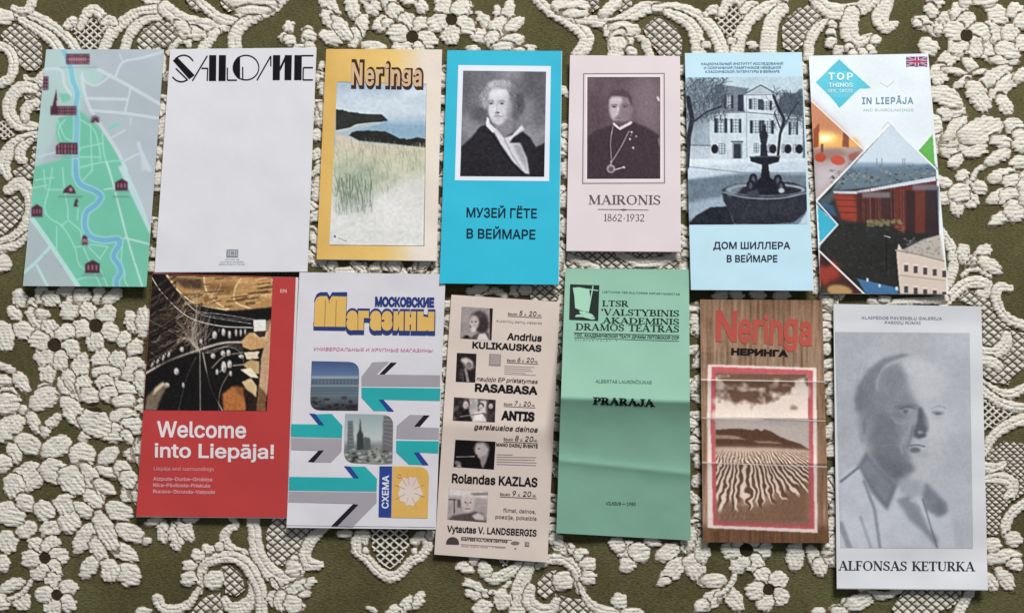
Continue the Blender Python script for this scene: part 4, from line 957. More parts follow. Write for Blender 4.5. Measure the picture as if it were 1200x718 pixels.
cv.poly([(172, 205), (205, 166), (335, 168), (350, 255), (305, 290), (305, 360), (280, 430), (250, 500), (196, 452), (170, 350)], (184, 172, 180), 16, .95).ell(270, 210, 80, 30, (200, 190, 196), 0, 16, .7)
cv.ell(236, 300, 42, 17, (104, 90, 99), 4, 10, .9).ell(236, 303, 20, 8, (70, 57, 66), 0, 5).ell(392, 298, 44, 16, (100, 86, 95), -2, 10, .8).ell(388, 302, 18, 8, (78, 65, 73), 0, 6).curve([(196, 280), (236, 268), (276, 276)], 10, (96, 82, 91), 7, .8).curve([(350, 274), (395, 264), (436, 276)], 10, (92, 78, 87), 7, .7)
cv.ell(292, 335, 13, 44, (204, 194, 200), 3, 8, .9).ell(268, 408, 22, 18, (198, 188, 194), 0, 9, .9).ell(284, 430, 30, 7, (112, 98, 107), 0, 7, .8).curve([(244, 462), (286, 456), (330, 464)], 9, (98, 80, 90), 5, .9).ell(284, 478, 26, 7, (150, 134, 142), 0, 7, .7).ell(290, 512, 50, 12, (120, 106, 114), 0, 10, .7)
cv.ell(400, 400, 44, 70, (124, 110, 118), 0, 20, .6).ell(482, 350, 12, 60, (138, 124, 132), 0, 8, .8).poly([(210, 510), (460, 510), (440, 560), (310, 600), (250, 570)], (92, 78, 86), 14, .7)
cv.fr(675, 75, 5.128)
cv.poly([(225, 352), (260, 382), (330, 345), (332, 362), (262, 394), (228, 370)], (198, 188, 194), 2)
cv.poly([(222, 350), (264, 388), (335, 345), (338, 356), (264, 398), (222, 364)], (206, 196, 202), 1.5)
for pts in [[(222, 375), (208, 470), (214, 590)], [(318, 405), (270, 500), (214, 590)]]: cv.curve(pts, 4.5, (160, 146, 152), .8)
cv.ell(210, 630, 26, 26, (150, 136, 142), 0, 1.5).ell(210, 632, 15, 15, (100, 86, 92), 0, 2).line([(210, 585), (210, 610)], 6, (170, 156, 162)).line([(232, 636), (290, 620)], 6, (186, 174, 180)).ell(288, 621, 7, 6, (200, 190, 196))
for x, y, s_ in [(335, 410, 200), (362, 436, 160), (324, 452, 214), (344, 504, 196), (330, 430, 120)]: cv.ell(x, y, 6, 6, (s_, s_ - 12, s_ - 6), 0, 1.5)
cv.ell(494, 210, 7, 16, (206, 196, 202), -20, 2, .9).ell(425, 234, 4, 9, (150, 136, 142), 0, 2); cv.noise(2, 5, 9)
cv.finish(); photo(sh, e, 'portrait', p, cv)
f = (655, 50, 2.761)
text(sh, e, 'title', 'MAIRONIS', 96, 523, 30, 232, .2, (92, 80, 88), 0, 'serif', fr=f)
text(sh, e, 'years', '1862•1932', 146, 577, 23, 130, .3, (92, 80, 88), 0, 'serif', fr=f)
shapes(sh, e, 'rule', [seg(126, 539, 290, 541, 1.6), [(196, 540), (210, 537), (224, 540), (210, 543.5)]], (110, 98, 106), fr=f)

# 6 ---- pale blue leaflet: house and fountain
q = [(802.5, 62.5), (939.2, 61.4), (953.4, 340.5), (809.7, 339.6)]
sh, e = leaflet('house_leaflet', 'pale blue leaflet with a monochrome photo of a shuttered house behind a stone fountain', 'leaflet', q, (184, 218, 234), prof=bow(.0008, .0012, tilt=.003), pages=[(0, 0), (.5, 0), (.5, -.5), (0, -.5)], page_t=.0003)
f = (800, 85, 3.989)
p = [(800 + x / 3.989, 85 + y / 3.989) for x, y in [(14, 24), (560, 20), (584, 708), (30, 711)]]
cv = cov(p, (170, 190, 204)); cv.fr(*f)
cv.vgrad([(20, (176, 196, 208)), (100, (186, 204, 214)), (400, (190, 202, 212)), (440, (176, 192, 206)), (500, (130, 146, 160)), (700, (110, 124, 138))])
cv.poly([(420, 100), (560, 90), (560, 330), (440, 250)], (120, 132, 144), 20, .35)
cv.poly([(470, 90), (520, 100), (560, 75), (575, 400), (560, 400), (560, 260), (430, 200)], (84, 96, 108), 4)
cv.poly([(20, 200), (130, 190), (130, 400), (20, 400)], (150, 164, 176), 5)
cv.poly([(150, 55), (220, 62), (310, 75), (290, 110), (300, 185), (130, 190), (150, 110)], (112, 122, 134), 2.5)
cv.poly([(285, 105), (365, 62), (440, 100), (445, 190), (560, 205), (560, 395), (130, 405), (125, 195), (290, 185)], (190, 202, 210), 1.8)
cv.poly([(290, 104), (365, 66), (436, 100)], (170, 182, 192), 2).line([(280, 106), (365, 60), (442, 102)], 6, (90, 100, 112)).line([(290, 106), (440, 104)], 4, (130, 142, 152)).line([(130, 192), (290, 186), (560, 208)], 5, (120, 132, 144))
cv.line([(298, 110), (300, 400)], 5, (160, 172, 182)).poly([(150, 60), (185, 50), (190, 90), (155, 100)], (90, 100, 112), 3)
def window(x0, y0, x1, y1, sw=True):
    cv.rect(x0, y0, x1, y1, (120, 132, 144), 1)
    cv.rect(x0 + 3, y0 + 3, x1 - 3, y1 - 3, (186, 198, 208), 1)
    cv.line([((x0 + x1) / 2, y0), ((x0 + x1) / 2, y1)], 3, (90, 100, 112)).line([(x0, (y0 + y1) / 2), (x1, (y0 + y1) / 2)], 3, (100, 110, 122)).line([(x0, y0 * .75 + y1 * .25), (x1, y0 * .75 + y1 * .25)], 2, (110, 120, 132)).line([(x0, y0 * .25 + y1 * .75), (x1, y0 * .25 + y1 * .75)], 2, (110, 120, 132))
    if sw:
        w = (x1 - x0) * .62; cv.rect(x0 - w, y0 - 3, x0 - 2, y1 + 3, (48, 58, 72), 1.2); cv.rect(x1 + 2, y0 - 3, x1 + w, y1 + 3, (48, 58, 72), 1.2)
window(165, 218, 192, 280); window(237, 220, 260, 280); window(330, 226, 354, 282); window(384, 228, 410, 284); window(508, 236, 528, 288); window(205, 110, 225, 168); window(325, 124, 347, 172, False); window(382, 136, 404, 174)
cv.rect(310, 122, 323, 172, (60, 70, 84), 1).rect(352, 126, 376, 174, (60, 70, 84), 1).rect(258, 105, 284, 182, (48, 56, 70), 2)
window(168, 332, 198, 380, False); window(332, 332, 356, 375, False); window(396, 336, 412, 375, False); window(515, 336, 540, 375, False); window(462, 336, 480, 375, False)
for x in (150, 422, 492, 545): cv.ell(x, 358, 17, 22, (30, 34, 44), 0, 2)
cv.rect(232, 322, 278, 404, (130, 142, 152), 1.5).rect(240, 334, 272, 402, (50, 56, 68), 1.5).rect(226, 320, 284, 328, (90, 100, 112), 1)
cv.poly([(20, 340), (130, 342), (130, 402), (20, 405)], (176, 188, 198), 3).line([(20, 340), (130, 342)], 5, (110, 122, 134))
cv.rect(20, 404, 580, 440, (206, 216, 224), 3).poly([(20, 440), (590, 410), (590, 470), (20, 500)], (186, 200, 212), 6).line([(20, 440), (300, 470), (590, 470)], 5, (140, 154, 168), 2)
cv.poly([(20, 505), (200, 480), (330, 468), (590, 480), (590, 560), (200, 600), (20, 610)], (104, 118, 132), 7).poly([(20, 610), (200, 575), (220, 640), (20, 690)], (150, 166, 182), 8)
for k in range(520):     # bare branches of the two trees
    bx = rn.choice([60, 470], p=[.7, .3])
    if bx == 60: x = rn.uniform(15, 210); y = rn.uniform(30, 240)
    else: x = rn.uniform(415, 560); y = rn.uniform(100, 270)
    a = rn.uniform(-2.6, -.5); l = rn.uniform(14, 50); cv.curve([(x, y), (x + l * .5 * math.cos(a), y + l * .5 * math.sin(a) - 3), (x + l * math.cos(a + .3), y + l * math.sin(a + .3))], rn.uniform(1.2, 3.2), (58, 66, 78), .35, .6)
cv.poly([(15, 24), (140, 24), (200, 110), (130, 210), (15, 260)], (74, 84, 96), 22, .6).poly([(430, 120), (560, 110), (565, 250), (450, 240)], (74, 84, 96), 20, .4)
cv.line([(20, 440), (28, 300), (45, 220), (25, 120)], 22, (44, 50, 62), 3).line([(40, 240), (110, 185), (180, 160)], 9, (50, 58, 70), 1).line([(445, 395), (455, 290), (475, 220), (440, 150), (425, 110)], 13, (44, 50, 62), 1.5).line([(460, 280), (500, 200), (540, 140)], 7, (56, 64, 76), 1).line([(455, 260), (430, 190)], 6, (56, 64, 76), 1)
cv.poly([(30, 705), (60, 670), (130, 630), (215, 625), (240, 712), (30, 712)], (34, 38, 48), 3)
cv.poly([(185, 545), (250, 520), (400, 508), (520, 515), (590, 545), (592, 620), (570, 660), (520, 700), (400, 712), (240, 706), (215, 640), (190, 600)], (46, 48, 58), 3)
cv.ell(390, 548, 185, 30, (150, 162, 174), 0, 3).ell(392, 552, 165, 24, (40, 44, 56), 0, 3).poly([(195, 550), (240, 525), (300, 515), (260, 560), (215, 580)], (130, 142, 154), 5, .8)
cv.curve([(190, 560), (300, 585), (450, 588), (592, 560)], 8, (112, 122, 134), 2).noise(7, 5, 5)
cv.poly([(330, 570), (330, 520), (365, 490), (372, 425), (400, 425), (408, 490), (440, 515), (450, 570)], (28, 30, 40), 2)
for x, y in [(330, 500), (445, 505), (318, 530), (460, 535)]: cv.ell(x, y, 20, 28, (34, 36, 46), 0, 2); cv.ell(x, y, 8, 16, (110, 120, 132), 0, 3, .6)
cv.poly([(314, 392), (455, 390), (450, 418), (405, 430), (365, 430), (318, 416)], (34, 36, 46), 1.5).line([(314, 394), (455, 392)], 4, (110, 120, 132))
cv.poly([(362, 392), (365, 330), (358, 290), (375, 265), (372, 245), (388, 245), (390, 270), (400, 295), (392, 335), (398, 392)], (38, 42, 52), 2)
cv.poly([(300, 560), (350, 545), (360, 580), (310, 580)], (60, 66, 78), 3).ell(462, 552, 14, 12, (170, 180, 190), 0, 3)
cv.poly([(540, 712), (575, 660), (595, 610), (600, 712)], (180, 194, 208), 3); cv.noise(2.2, 8, 8)
cv.finish(); photo(sh, e, 'house_photo', p, cv)
f = (795, 50, 2.394)
text(sh, e, 'title', 'ДОМ ШИЛЛЕРА', 98, 578, 18, 216, 0, (24, 36, 52), .03, 'geo', fr=f)
text(sh, e, 'subtitle', 'В ВЕЙМАРЕ', 136, 615, 18, 142, 0, (24, 36, 52), .03, 'geo', fr=f)
for i, (s_, x, w) in enumerate([('НАЦИОНАЛЬНЫЙ ИНСТИТУТ ИССЛЕДОВАНИЙ', 64, 230), ('И СОХРАНЕНИЯ ПАМЯТНИКОВ НЕМЕЦКОЙ', 72, 216), ('КЛАССИЧЕСКОЙ ЛИТЕРАТУРЫ В ВЕЙМАРЕ', 76, 208)]):
    text(sh, e, 'heading', s_, x, 63 + i * 11, 6.5, w, -.3, (86, 124, 144), .02, fr=f)

# 7 ---- glossy city guide with diamond photographs
q = [(947.8, 65.6), (1087.3, 63), (1111.3, 344.6), (961.6, 343.5)]
cv = cov(q, (222, 232, 244)); f = (945, 110, 3.054); cv.fr(*f)
SK = lambda: None
cv.poly([(10, 20), (208, 205), (30, 380)], (206, 150, 110), 1)            # sunset diamond
cv.poly([(10, 20), (150, 150), (10, 150)], (196, 132, 96), 12); cv.poly([(20, 130), (180, 160), (200, 196), (20, 196)], (230, 168, 90), 8)
cv.ell(68, 158, 42, 20, (252, 232, 150), 0, 9).ell(68, 160, 18, 10, (255, 248, 214), 0, 4)
cv.poly([(20, 196), (200, 192), (210, 206), (110, 300), (30, 380)], (168, 150, 150), 3).poly([(28, 260), (140, 250), (95, 310), (34, 375)], (196, 190, 196), 14, .8)
cv.poly([(22, 200), (120, 198), (150, 215), (110, 235), (24, 235)], (140, 104, 92), 6, .7)
cv.poly([(24, 130), (46, 105), (44, 190), (24, 195)], (150, 74, 50), 2).poly([(128, 190), (132, 135), (152, 150), (152, 192)], (130, 76, 60), 2).ell(50, 228, 20, 17, (178, 70, 52), 0, 2).ell(113, 238, 26, 17, (186, 80, 62), 10, 2).poly([(150, 215), (195, 205), (170, 245), (150, 235)], (150, 90, 80), 4).rect(52, 180, 60, 210, (110, 70, 60), 1)
R7 = [(300, 110), (462, 268), (486, 715), (210, 715), (45, 560), (110, 470), (42, 400), (35, 385)]
cv.poly(R7, (40, 44, 48), .8)
cv.poly([(300, 110), (460, 262), (462, 275), (150, 275)], (198, 212, 226), 1)
cv.poly([(150, 262), (460, 255), (464, 310), (90, 350), (110, 310)], (96, 116, 130), 3)
for k in range(160):
    x = rn.uniform(80, 460); y = rn.uniform(265, 330) - (x > 250) * 12; c = [(50, 66, 60), (140, 148, 154), (110, 112, 114), (70, 88, 96), (150, 140, 130)][rn.integers(5)]
    cv.rect(x, y, x + rn.uniform(4, 14), y + rn.uniform(3, 9), c, .6, .8)
cv.poly([(150, 245), (462, 250), (462, 268), (150, 272)], (104, 130, 152), 4, .7)
for x in (252, 270, 345, 352): cv.line([(x, 232), (x, 275)], 3, (110, 120, 134), .35, .7)
cv.poly([(90, 350), (130, 320), (110, 360), (60, 420), (36, 386)], (70, 90, 96), 4, .9).poly([(35, 385), (95, 400), (110, 440), (50, 420)], (60, 96, 130), 3, .8)
cv.poly([(96, 348), (180, 348), (300, 326), (462, 296), (464, 312), (300, 338), (180, 360), (100, 358)], (196, 206, 216), 1.5)
cv.poly([(98, 358), (180, 360), (300, 338), (464, 312), (474, 505), (420, 500), (200, 462), (125, 450)], (104, 44, 36), 1.5)
cv.poly([(98, 358), (170, 362), (190, 455), (125, 448)], (156, 60, 44), 6, .85)
for y in (380, 402, 424): cv.line([(105, y), (190, y + 2)], 3, (90, 36, 32), 1)
for x0, x1, y0, y1, c in [(180, 262, 352, 470, (56, 30, 32)), (262, 318, 345, 480, (48, 34, 38)), (318, 352, 470, 500, (150, 72, 54)), (355, 390, 345, 500, (34, 26, 32)), (392, 420, 360, 510, (98, 48, 42)), (425, 474, 330, 505, (30, 30, 40)), (330, 352, 350, 470, (84, 44, 44)), (200, 300, 352, 372, (130, 132, 140)), (380, 468, 325, 345, (120, 126, 140))]: cv.rect(x0, y0, x1, y1, c, 3, .75)
for k in range(14): x = rn.uniform(190, 460); cv.line([(x, 340), (x + 3, 480)], 2, (150, 90, 84), 1, .5)
cv.poly([(50, 540), (110, 470), (200, 460), (300, 470), (350, 500), (475, 500), (330, 540), (330, 718), (210, 715), (46, 560)], (34, 36, 34), 3)
for k in range(260):
    x = rn.uniform(60, 340); y = rn.uniform(465, 690)
    if y > 560 + (x - 60) * .9: continue
    cv.ell(x, y, rn.uniform(3, 8), rn.uniform(2, 6), [(44, 48, 40), (24, 24, 24), (52, 52, 46), (34, 30, 26)][rn.integers(4)], 0, 1.5, .7)
for k in range(30): x = rn.uniform(210, 340); cv.ell(x, 460 + rn.uniform(-8, 12), 8, 5, (120, 116, 78), 0, 2, .8)
cv.rect(284, 500, 289, 640, (20, 20, 22), 1).line([(280, 508), (300, 514)], 3, (170, 170, 180))
cv.poly([(330, 535), (345, 560), (480, 505), (500, 640), (500, 715), (335, 715), (322, 570)], (206, 192, 180), 1.5)
cv.poly([(330, 560), (350, 555), (420, 520), (475, 505), (482, 560), (490, 600), (400, 575)], (176, 168, 160), 2).line([(320, 560), (400, 575), (492, 598)], 5, (150, 140, 132)).line([(330, 648), (496, 668)], 4, (172, 158, 146))
for k in range(60): x = rn.uniform(350, 480); y = rn.uniform(515, 575); cv.ell(x, y, 4, 2.5, (120, 118, 116), 0, 1, .6)
for y in (612, 688):
    for i in range(5): x = 350 + i * 34; yy = y + i * 5; cv.rect(x, yy, x + 14, yy + 24, (74, 68, 74), .8); cv.rect(x - 3, yy - 6, x + 17, yy - 3, (226, 214, 204), .6)
cv.poly([(180, 660), (330, 695), (330, 718), (214, 718)], (64, 110, 156), 2)
for x, y in [(215, 660), (258, 680), (320, 690)]: cv.rect(x, y, x + 8, y + 12, (200, 210, 214), 1)
cv.poly([(40, 405), (112, 470), (48, 535)], (60, 176, 206), .8).poly([(452, 145), (400, 205), (460, 262)], (98, 176, 84), .8).poly([(48, 565), (205, 715), (50, 715)], (88, 40, 36), .8)
cv.ell(80, 640, 40, 46, (150, 58, 46), 20, 8).ell(130, 690, 60, 30, (60, 34, 32), 0, 8, .8).ell(120, 705, 46, 22, (176, 140, 92), 10, 4).ell(70, 600, 20, 20, (60, 30, 30), 0, 6).rect(50, 690, 70, 715, (54, 60, 40), 4)
WT = (228, 234, 242)
cv.line([(10, 18), (210, 205)], 4, WT).line([(300, 108), (35, 385)], 6, WT).line([(300, 108), (465, 270)], 5, WT).line([(36, 384), (112, 468), (46, 540)], 5, WT).line([(44, 560), (212, 720)], 6, WT)
cv.line([(270, 125), (292, 102), (316, 125)], 2.5, (176, 196, 208)); cv.fr(880, 0, 5.985)
cv.poly([(455, 578), (618, 418), (845, 620), (760, 625), (620, 760), (600, 725)], (92, 196, 216), .6).poly([(535, 500), (618, 418), (700, 500)], (70, 178, 206), 3, .6).poly([(560, 680), (690, 680), (620, 755)], (84, 188, 214), 3)
cv.line([(905, 580), (955, 612), (1005, 568)], 4, (170, 190, 200)); cv.noise(2, 2.5, 6).finish(1.02, .6)
sh, e = leaflet('city_guide', 'white city guide leaflet with diamond cropped photos of a red hall, sunset and pale building', 'leaflet', q, canvas=cv, prof=bow(.0009, .001), gloss=True, pages=[(0, 0), (.5, 0), (.5, .5), (0, .5)], page_t=.0004)
f = (880, 0, 5.985)
text(sh, e, 'badge_title', 'TOP', 542, 560, 46, 172, 0, (226, 242, 248), .05, fr=f, track=.25)
text(sh, e, 'badge_line', 'THINGS', 544, 610, 26, 170, 0, (214, 236, 244), .05, fr=f)
text(sh, e, 'badge_line', 'SEE, TASTE', 540, 650, 22, 176, 0, (204, 232, 242), .04, fr=f)
f = (940, 50, 2.317)
text(sh, e, 'title', 'IN LIEPĀJA', 163, 166, 17, 139, -.2, (116, 152, 170), .03, fr=f, track=.1)
text(sh, e, 'subtitle', 'AND SURROUNDINGS', 165, 186, 7, 138, -.1, (190, 206, 218), 0, fr=f)
X0, Y0, X1, Y1 = 283, 39, 340, 64
shapes(sh, e, 'flag', [[(X0, Y0), (X1, Y0 - 1), (X1, Y1), (X0, Y1)]], (86, 62, 112), fr=f)
shapes(sh, e, 'flag_white', [seg(X0, Y0, X1, Y1, 4.4), seg(X0, Y1, X1, Y0, 4.4), seg((X0 + X1) / 2, Y0, (X0 + X1) / 2, Y1, 11), seg(X0, 51.5, X1, 51.5, 8)], (214, 206, 222), lift=.00042, fr=f)
shapes(sh, e, 'flag_red', [seg(X0, Y0, X1, Y1, 1.6), seg(X0, Y1, X1, Y0, 1.6), seg((X0 + X1) / 2, Y0, (X0 + X1) / 2, Y1, 6), seg(X0, 51.5, X1, 51.5, 4.4)], (176, 56, 96), lift=.00056, fr=f)

# 8 ---- red welcome brochure
q = [(178.5, 320.4), (346.6, 325), (336, 606.3), (159.5, 604.4)]
sh, e = leaflet('welcome_brochure', 'red brochure with white Welcome lettering under a dark photo of organ gallery shelves', 'brochure', q, (184, 62, 62), prof=bow(.0016, .0008), gloss=True, pages=[(0, 0), (3.0, 0), (2.6, .8), (0, .8)], page_t=.0008, z0=.0044, thick=.0003)
f = (160, 318, 4.176)
p = [(160 + x / 4.176, 318 + y / 4.176) for x, y in [(78, 12), (668, 30), (638, 682), (34, 678)]]
cv = cov(p, (24, 20, 19)); cv.fr(*f)
cv.poly([(30, 100), (330, 60), (330, 300), (30, 470)], (52, 42, 36), 30)
cv.poly([(140, 20), (668, 30), (664, 175), (560, 200), (440, 190), (300, 160), (210, 100)], (176, 138, 92), 3)
for i, pts in enumerate([[(150, 20), (210, 100), (300, 162), (440, 188)], [(330, 30), (340, 90), (390, 150), (450, 185)], [(510, 35), (480, 90), (485, 150), (560, 182)]]): cv.curve(pts, 8, (222, 194, 150), 2)
for k in range(60):
    x = rn.uniform(220, 640); y = rn.uniform(30, 180); cv.line([(x, y), (x + rn.uniform(30, 90), y - rn.uniform(2, 16))], rn.uniform(5, 14), [(96, 64, 38), (216, 180, 130), (60, 42, 30), (196, 156, 106)][rn.integers(4)], 2, .55)
cv.poly([(170, 30), (320, 40), (330, 90), (230, 80)], (60, 48, 44), 8, .8).poly([(340, 60), (480, 60), (470, 110), (380, 120)], (110, 80, 56), 8, .6)
cv.poly([(300, 165), (440, 195), (664, 175), (660, 275), (560, 280), (430, 262), (330, 235)], (22, 20, 22), 4)
for pts, w, c in [([(75, 30), (130, 110), (250, 220), (400, 265), (570, 275)], 5, (200, 190, 180)), ([(210, 110), (290, 190), (420, 210), (640, 245)], 3, (170, 160, 156)), ([(250, 160), (330, 215), (560, 255)], 2.5, (190, 184, 180)), ([(300, 200), (440, 228), (600, 240)], 2, (140, 132, 130)),
                  ([(40, 500), (150, 440), (300, 385), (420, 350), (525, 345)], 13, (150, 136, 122)), ([(40, 500), (150, 440), (300, 385), (420, 350), (525, 345)], 3, (206, 200, 194)), ([(370, 470), (430, 415), (520, 395)], 6, (130, 120, 112)), ([(390, 500), (450, 465), (520, 455)], 6, (150, 140, 130)),
                  ([(310, 400), (312, 680)], 6, (140, 132, 128)), ([(325, 400), (360, 560), (420, 680)], 7, (150, 140, 132)), ([(290, 420), (245, 520), (205, 680)], 5, (130, 124, 118)), ([(400, 680), (410, 580), (450, 500)], 5, (110, 100, 94))]: cv.curve(pts, w, c, .8, .85)
for k in range(150):
    a = rn.uniform(0, 1); x = 60 + rn.uniform(0, 300); y = 90 + rn.uniform(0, 260) + (60 - x * .1); l = rn.uniform(20, 70); c = [(150, 124, 92), (196, 186, 170), (100, 84, 66), (210, 200, 190)][rn.integers(4)]
    cv.curve([(x, y), (x + l * .5, y - l * .25 + rn.uniform(-8, 8)), (x + l * .8, y - l * .8)], rn.uniform(1.5, 3.5), c, .8, rn.uniform(.25, .6))
for k in range(50):
    x = 250 + rn.uniform(0, 120); cv.line([(x, 200 + rn.uniform(0, 60)), (300 + rn.uniform(-40, 60), 400)], 1.5, (190, 180, 170), .5, .3)
cv.poly([(120, 430), (300, 400), (300, 680), (90, 680)], (22, 20, 22), 16, .7).poly([(320, 450), (400, 600), (400, 680), (320, 680)], (18, 16, 18), 5, .8)
for k in range(46):   # fine ribs sweeping towards the middle of the gallery
    a0 = k / 46; x0 = 50 + 260 * a0 * rn.uniform(.7, 1.1); y0 = 120 + 330 * (1 - a0) * rn.uniform(.3, 1)
    cv.curve([(x0, y0), (x0 + 60, y0 + 30 - 60 * a0), (230 + 60 * a0, 330 - 30 * a0), (310, 395)], rn.uniform(1.5, 3), [(176, 164, 146), (120, 104, 84), (206, 198, 188)][rn.integers(3)], .8, .35)
for k in range(40):
    y0 = rn.uniform(60, 430); cv.curve([(40, y0 + 40), (110, y0), (190, y0 - 50)], rn.uniform(5, 14), [(16, 14, 16), (90, 74, 56), (24, 20, 20)][rn.integers(3)], 5, .4)
for k in range(16): cv.curve([(330 + k * 3, 400), (380 + k * 8, 380 - k * 2), (525, 350 + k * 7)], 2, (150, 140, 130), .8, .35)
for x, y, w, h, a in [(70, 452, 9, 34, -.5), (97, 435, 9, 34, -.5), (125, 418, 10, 36, -.4), (152, 402, 10, 36, -.4), (222, 380, 18, 24, 0), (382, 310, 22, 34, 0), (425, 296, 18, 34, 0), (455, 308, 14, 34, 0), (487, 298, 10, 34, 0), (510, 298, 9, 34, 0), (532, 295, 8, 30, 0), (374, 412, 22, 24, 0), (423, 400, 22, 26, 0), (450, 396, 20, 26, 0), (427, 466, 24, 50, 0), (455, 452, 22, 34, 0), (394, 490, 12, 26, 0), (195, 488, 24, 30, 0), (148, 555, 26, 22, 0), (228, 555, 12, 24, 0), (460, 498, 14, 24, 0), (316, 342, 12, 20, 0), (512, 415, 26, 16, 0)]:
    cv.ell(x - a * h / 2, y, w * .5, h * .55, (214, 208, 204), -a * 55, 3, .95).ell(x - a * h / 2 + w * .2, y + h * .3, w * .3, h * .3, (120, 108, 100), 0, 3, .7).line([(x + w / 2 + 4, y - h / 2), (x + w / 2 + 4 - a * h, y + h / 2)], 4, (16, 14, 16), 1)
cv.poly([(50, 610), (120, 540), (150, 560), (110, 640), (100, 680), (40, 680)], (140, 124, 104), 5, .8).poly([(90, 570), (130, 540), (140, 550), (80, 605)], (206, 190, 160), 4)
cv.poly([(420, 600), (470, 560), (530, 570), (545, 610), (535, 682), (425, 682)], (176, 112, 66), 5).poly([(470, 560), (530, 560), (545, 640), (500, 600)], (110, 70, 44), 6, .6)
cv.poly([(512, 340), (550, 300), (650, 295), (645, 370), (560, 385), (520, 370)], (196, 156, 110), 3).poly([(560, 310), (655, 230), (662, 300), (640, 340)], (206, 180, 140), 4, .7)
cv.poly([(572, 238), (634, 234), (634, 290), (574, 294)], (224, 222, 218), 1.2).poly([(574, 294), (634, 290), (628, 318), (600, 322)], (60, 50, 46), 2)
cv.poly([(525, 395), (600, 390), (600, 425), (540, 430)], (216, 200, 176), 2).ell(608, 410, 14, 16, (24, 20, 20), 0, 2).poly([(520, 455), (560, 430), (600, 440), (600, 500), (570, 505)], (190, 160, 120), 3)
cv.poly([(508, 480), (560, 470), (598, 520), (560, 518)], (228, 214, 186), 2).poly([(515, 540), (560, 520), (590, 560), (585, 620), (545, 590)], (206, 180, 140), 3).poly([(520, 570), (560, 590), (590, 620), (585, 682), (540, 682)], (46, 34, 28), 4)
cv.poly([(610, 420), (664, 220), (668, 300), (640, 600), (590, 682)], (188, 156, 124), 3).poly([(600, 560), (636, 600), (632, 684), (585, 684)], (120, 88, 62), 4); cv.noise(2.5, 9, 5)
cv.finish(); photo(sh, e, 'gallery_photo', p, cv, True)
f = (150, 310, 2.314)
for s_, x, y, h, w, b in [('Welcome', 78, 466, 41, 242, .035), ('into Liepāja!', 72, 521, 36, 324, .035)]:
    text(sh, e, 'title', s_, x, y, h, w, .7, (224, 216, 220), b, fr=f)
text(sh, e, 'subtitle', 'Liepāja and surroundings', 70, 557, 10, 162, .7, (224, 160, 166), 0, fr=f)
for i, s_ in enumerate(['Aizpute–Durbe–Grobiņa', 'Nīca–Pāvilosta–Priekule', 'Rucava–Skrunda–Vaiņode']):
    text(sh, e, 'place_names', s_, 68, 584.5 + i * 17, 9.5, [160, 155, 168][i], .8, (224, 168, 174), .02, fr=f)
text(sh, e, 'language_mark', 'EN', 413, 76, 9, 17, 0, (226, 180, 186), .04, fr=f)

# 9 ---- shop scheme booklet
q = [(351, 319), (521.8, 321.2), (510, 617.2), (335.8, 615)]
cv = cov(q, (212, 211, 218)); cv.noise(50, 3, 4); f = (335, 420, 3.5); cv.fr(*f)
TQ, GY, BL, BK = (44, 164, 168), (160, 156, 164), (40, 66, 138), (34, 28, 40)
ARROWS = [([(310, 75), (355, 15), (425, 12), (370, 65), (633, 68), (632, 115), (310, 112)], GY), ([(310, 118), (634, 122), (632, 173), (398, 168), (440, 215), (360, 214), (310, 160)], TQ), ([(384, 64), (430, 16), (455, 16), (405, 64)], BK), ([(380, 168), (400, 168), (444, 216), (418, 216)], BL), ([(22, 268), (150, 270), (118, 228), (188, 226), (232, 275), (230, 325), (22, 320)], TQ), ([(22, 324), (230, 328), (228, 380), (185, 425), (112, 424), (150, 378), (22, 374)], GY), ([(96, 224), (120, 226), (158, 274), (135, 272)], BL), ([(135, 376), (156, 376), (115, 424), (90, 422)], BK), ([(455, 275), (508, 230), (575, 232), (530, 280), (628, 284), (627, 332), (452, 328)], GY), ([(452, 336), (628, 338), (625, 388), (535, 384), (582, 436), (505, 434), (452, 384)], TQ), ([(526, 278), (566, 232), (590, 232), (550, 278)], BK), ([(524, 384), (546, 384), (586, 436), (560, 436)], BL), ([(14, 484), (295, 488), (262, 442), (325, 442), (374, 492), (372, 544), (12, 540)], TQ), ([(12, 544), (372, 548), (372, 590), (275, 688), (195, 686), (290, 595), (10, 588)], GY), ([(238, 440), (264, 442), (300, 490), (278, 490)], BL), ([(275, 596), (298, 598), (212, 686), (186, 686)], BK)]
sh, e = leaflet('shop_booklet', 'white shop scheme booklet with yellow and blue Cyrillic title and turquoise and grey arrows', 'booklet', q, canvas=cv, prof=bow(.0018, .0012, tilt=.0008), pages=[(0, 0), (.4, 0), (.6, 2.6), (0, 2.8)], page_t=.0011, z0=.0048, thick=.0003)
for pts_, c_ in ARROWS: shapes(sh, e, 'printed_arrow', [pts_], c_, lift=.0002 if c_ in (TQ, GY) else .0003, fr=f)
def rquad(c4, rads, n=5):
    """quad with some rounded corners"""
    o = []
    for i, (x, y) in enumerate(c4):
        r = rads[i]
        if not r: o.append((x, y)); continue
        px, py = c4[i - 1]; nx_, ny_ = c4[(i + 1) % 4]
        a = math.hypot(px - x, py - y); b = math.hypot(nx_ - x, ny_ - y)
        A = (x + (px - x) * r / a, y + (py - y) * r / a); B_ = (x + (nx_ - x) * r / b, y + (ny_ - y) * r / b)
        for k in range(n + 1):
            t = k / n; o.append((A[0] * (1 - t) ** 2 + x * 2 * t * (1 - t) + B_[0] * t * t, A[1] * (1 - t) ** 2 + y * 2 * t * (1 - t) + B_[1] * t * t))
    return o
